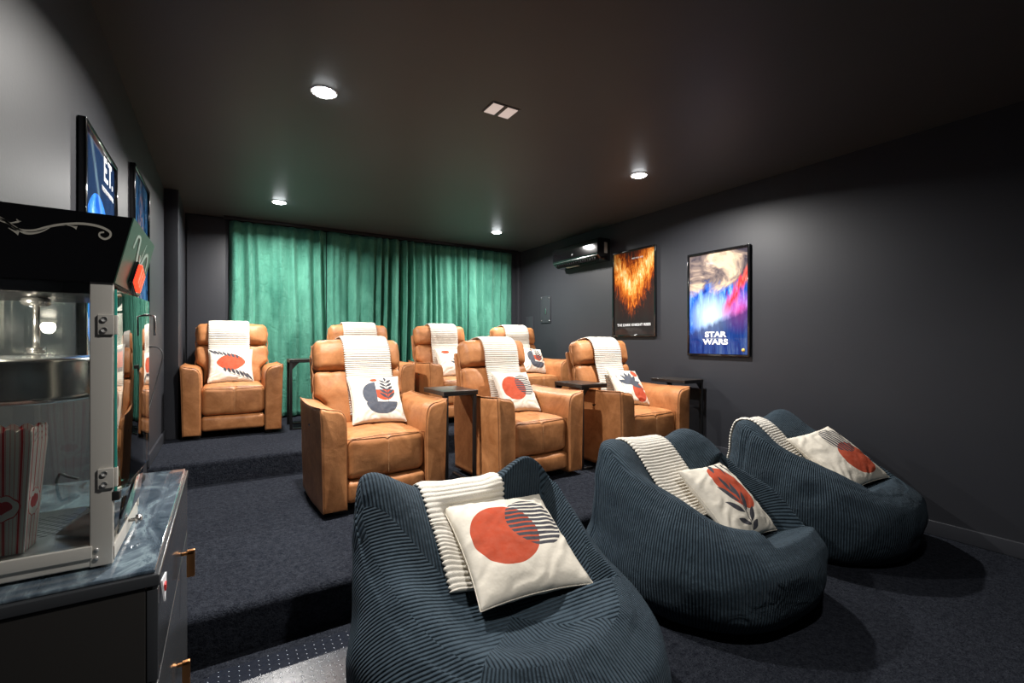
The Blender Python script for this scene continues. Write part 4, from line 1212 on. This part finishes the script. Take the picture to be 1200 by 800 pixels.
# ------------------------------------------------------------------ popcorn cartons
def carton_mat():
    n = NT('red_striped_card'); uv = n.coord('UV'); q = n.xyz(uv)
    s = n.m('FRACT', n.m('MULTIPLY', q[0], 4.0))
    wide = n.m('LESS_THAN', n.m('ABSOLUTE', n.m('SUBTRACT', s, .5)), .075)
    s2 = n.m('FRACT', n.m('MULTIPLY', q[0], 16.0)); thin = n.m('LESS_THAN', n.m('ABSOLUTE', n.m('SUBTRACT', s2, .5)), .10)
    c = n.mix(n.orr(wide, n.m('MULTIPLY', thin, .6)), (.78, .77, .75), (.58, .02, .03))
    def em_(v0):
        p = n.mapping(uv, (v0, .42, 0), 0, (.42, .15, 1), 'TEXTURE')
        ln = n.n('ShaderNodeVectorMath', operation='LENGTH'); n.L(p, ln.inputs[0]); return ln.outputs['Value']
    fx = n.n('ShaderNodeCombineXYZ'); n.L(n.m('SUBTRACT', n.m('FRACT', q[0]), .5), fx.inputs[0]); n.L(n.m('SUBTRACT', q[1], .42), fx.inputs[1])
    p = n.mapping(fx.outputs[0], (0, 0, 0), 0, (.40, .125, 1), 'TEXTURE')
    ln = n.n('ShaderNodeVectorMath', operation='LENGTH'); n.L(p, ln.inputs[0]); l = ln.outputs['Value']
    c = n.mix(n.m('LESS_THAN', l, 1.0), c, (.58, .02, .03)); c = n.mix(n.m('LESS_THAN', l, .93), c, (.80, .78, .76))
    p2 = n.mapping(fx.outputs[0], (0, .01, 0), 0, (.27, .060, 1), 'TEXTURE')
    ln2 = n.n('ShaderNodeVectorMath', operation='LENGTH'); n.L(p2, ln2.inputs[0])
    c = n.mix(n.m('LESS_THAN', ln2.outputs['Value'], 1.0), c, (.55, .02, .03))
    n.set(color=c, rough=.5); return n.mat
M['carton'] = carton_mat()
def carton(x, y, z, rz, s, lab):
    b0, t0, hh = .036 * s, .050 * s, .200
    vs = []; fs = []; uv = []; N = 48
    cs = [(-1, -1), (1, -1), (1, 1), (-1, 1)]
    for e in range(4):
        for k in range(N + 1):
            f = k / N
            for layer in range(2):
                for lvl in range(2):
                    w_ = (b0, t0)[lvl] - (.0012 if layer else 0)
                    p = (cs[e][0] + (cs[(e + 1) % 4][0] - cs[e][0]) * f, cs[e][1] + (cs[(e + 1) % 4][1] - cs[e][1]) * f)
                    zz = 0 if lvl == 0 else hh + .007 * abs(sin(pi * f * 5))
                    vs.append((p[0] * w_, p[1] * w_ * .72, zz)); uv.append((e + f * 1.0, lvl * 1.0))
    def I(e, k, layer, lvl): return ((e * (N + 1) + k) * 2 + layer) * 2 + lvl
    for e in range(4):
        for k in range(N):
            fs.append([I(e, k, 0, 0), I(e, k + 1, 0, 0), I(e, k + 1, 0, 1), I(e, k, 0, 1)])
            fs.append([I(e, k, 1, 0), I(e, k, 1, 1), I(e, k + 1, 1, 1), I(e, k + 1, 1, 0)])
            fs.append([I(e, k, 0, 1), I(e, k + 1, 0, 1), I(e, k + 1, 1, 1), I(e, k, 1, 1)])
    fs.append([I(0, 0, 0, 0), I(3, 0, 0, 0), I(2, 0, 0, 0), I(1, 0, 0, 0)])
    me = bpy.data.meshes.new('popcorn_carton'); me.from_pydata(vs, [], fs); me.update()
    ul = me.uv_layers.new(name='UVMap')
    for lp in me.loops: ul.data[lp.index].uv = uv[lp.vertex_index]
    o = link('popcorn_carton', me, M['carton'], None, False); o.location = (x, y, z); o.rotation_euler = (0, 0, R(rz))
    tag(o, lab, 'popcorn carton', 'nested popcorn cartons')
zt = ZG0 + .0165
carton(-.345, 1.222, zt, -4, 1.0, 'red striped popcorn carton, lowest of the nested stack behind the glass')
carton(-.345, 1.222, zt + .011, -4, 1.0, 'red striped popcorn carton in the middle of the nested stack')
carton(-.345, 1.222, zt + .022, -4, 1.0, 'red striped popcorn carton, topmost of the nested stack behind the glass')

# ------------------------------------------------------------------ outlet, cords, plug
t = thing('wall_outlet', 'black power outlet on the left wall with a plug in it', 'power outlet', (XL, 4.0, 1.215))
MB().box(.0005, .008, -.036, .036, -.058, .058, .003).build('face_plate', M['black'], t)
for z in (-.028, .028): MB().box(.0082, .0105, -.016, .016, z - .016, z + .016, .002).build('socket', M['greyplastic'], t)
b = MB(); b.lathe([(.014, .011), (.014, .030), (.009, .040), (.006, .055)], c=(XL, 4.0, 1.245), n=18, axis='x')
pts = [(XL + .052, 4.0, 1.245)] + [(XL + x_, y_, z_) for x_, y_, z_ in [(.09, 3.99, 1.235), (.115, 3.97, 1.19), (.10, 3.95, 1.08), (.07, 3.90, .93), (.045, 3.80, .78), (.035, 3.65, .62), (.03, 3.5, .50), (.028, 3.3, .40), (.026, 3.0, .33), (.024, 2.6, .30), (.022, 2.3, .35), (.022, 2.1, .5), (.024, 2.0, .7), (.03, 1.96, .82), (.045, 1.93, .875), (.07, 1.90, .872), (.10, 1.87, .868)]]
b.tube([cr([list(p) for p in pts], k / 8) for k in range((len(pts) - 1) * 8 + 1)], .004, 8)
tag(b.build('power_cord', M['blackmatt']), 'black power cord plugged into the left wall outlet and hanging down', 'power cord')
b = MB(); b.box(XL + .0005, XL + .014, 3.985, 4.015, .68, 1.05, .003)
tag(b.build('cable_cover', M['black']), 'thin vertical black cable cover on the left wall below the outlet', 'cable cover')
t = thing('plug_connector', 'black round plug connector lying at the far end of the marbled cabinet top', 'plug', (-.245, 1.80, ZT + .0165), R(-20))
b = MB(); b.lathe([(.006, -.055), (.009, -.045), (.0155, -.03), (.016, -.012), (.0135, -.010), (.0135, -.004), (.016, -.002), (.016, .012), (.0135, .014), (.0135, .020), (.016, .022), (.016, .036), (.013, .040)], n=24, axis='x')
b.build('plug_body', M['blackmatt'], t)
b = MB(); b.tube([cr([[-.05, 0, 0], [-.09, .01, .02], [-.11, .04, .04], [-.12, .07, .03], [-.13, .06, -.005]], k / 8) for k in range(33)], .004, 8); b.build('cord', M['blackmatt'], t)

# ------------------------------------------------------------------ clear chair mat on the front floor
def matmat():
    n = NT('clear_dotted_vinyl'); co = n.coord(); q = n.xyz(co)
    a = n.m('SUBTRACT', n.m('FRACT', n.m('DIVIDE', q[0], .034)), .5); c_ = n.m('SUBTRACT', n.m('FRACT', n.m('DIVIDE', n.m('ADD', q[1], n.m('MULTIPLY', q[0], .5)), .030)), .5)
    d = n.m('SQRT', n.m('ADD', n.m('POWER', a, 2.0), n.m('POWER', c_, 2.0)))
    dot = n.m('LESS_THAN', d, .06)
    n.set(color=n.mix(dot, (.012, .015, .024), (.40, .45, .52)), rough=n.m('ADD', .22, n.m('MULTIPLY', n.noise(co, 60, 3), .15)), coat=1, coatr=.12)
    n.bump(n.m('ADD', n.ramp(d, [(.05, 1), (.16, 0)]), n.m('MULTIPLY', n.noise(co, 260, 2), .5)), .5, .002)
    return n.mat
b = MB(); x0, x1, y0, y1, rr = -.07, .50, .55, 2.13, .07
prof = []
for (cx_, cy_, a0) in ((x1 - rr, y1 - rr, 0), (x0 + rr, y1 - rr, 90), (x0 + rr, y0 + rr, 180), (x1 - rr, y0 + rr, 270)):
    for k in range(9): a = R(a0 + 90 * k / 8); prof.append((cx_ + rr * cos(a), cy_ + rr * sin(a)))
b.prism(prof, .0005, .004, 'z')
tag(b.build('chair_mat', matmat()), 'clear studded plastic mat on the carpet below the platform step', 'floor mat')

# ------------------------------------------------------------------ world and colour
w = bpy.data.worlds.new('world'); scn.world = w; w.use_nodes = True
w.node_tree.nodes['Background'].inputs[0].default_value = (.01, .01, .012, 1); w.node_tree.nodes['Background'].inputs[1].default_value = .2
scn.view_settings.view_transform = 'Standard'; scn.view_settings.look = 'None'; scn.view_settings.gamma = 1
scn.view_settings.exposure = 0.3; scn.view_settings.use_curve_mapping = False
scn.cycles.max_bounces = 8; scn.cycles.diffuse_bounces = 5
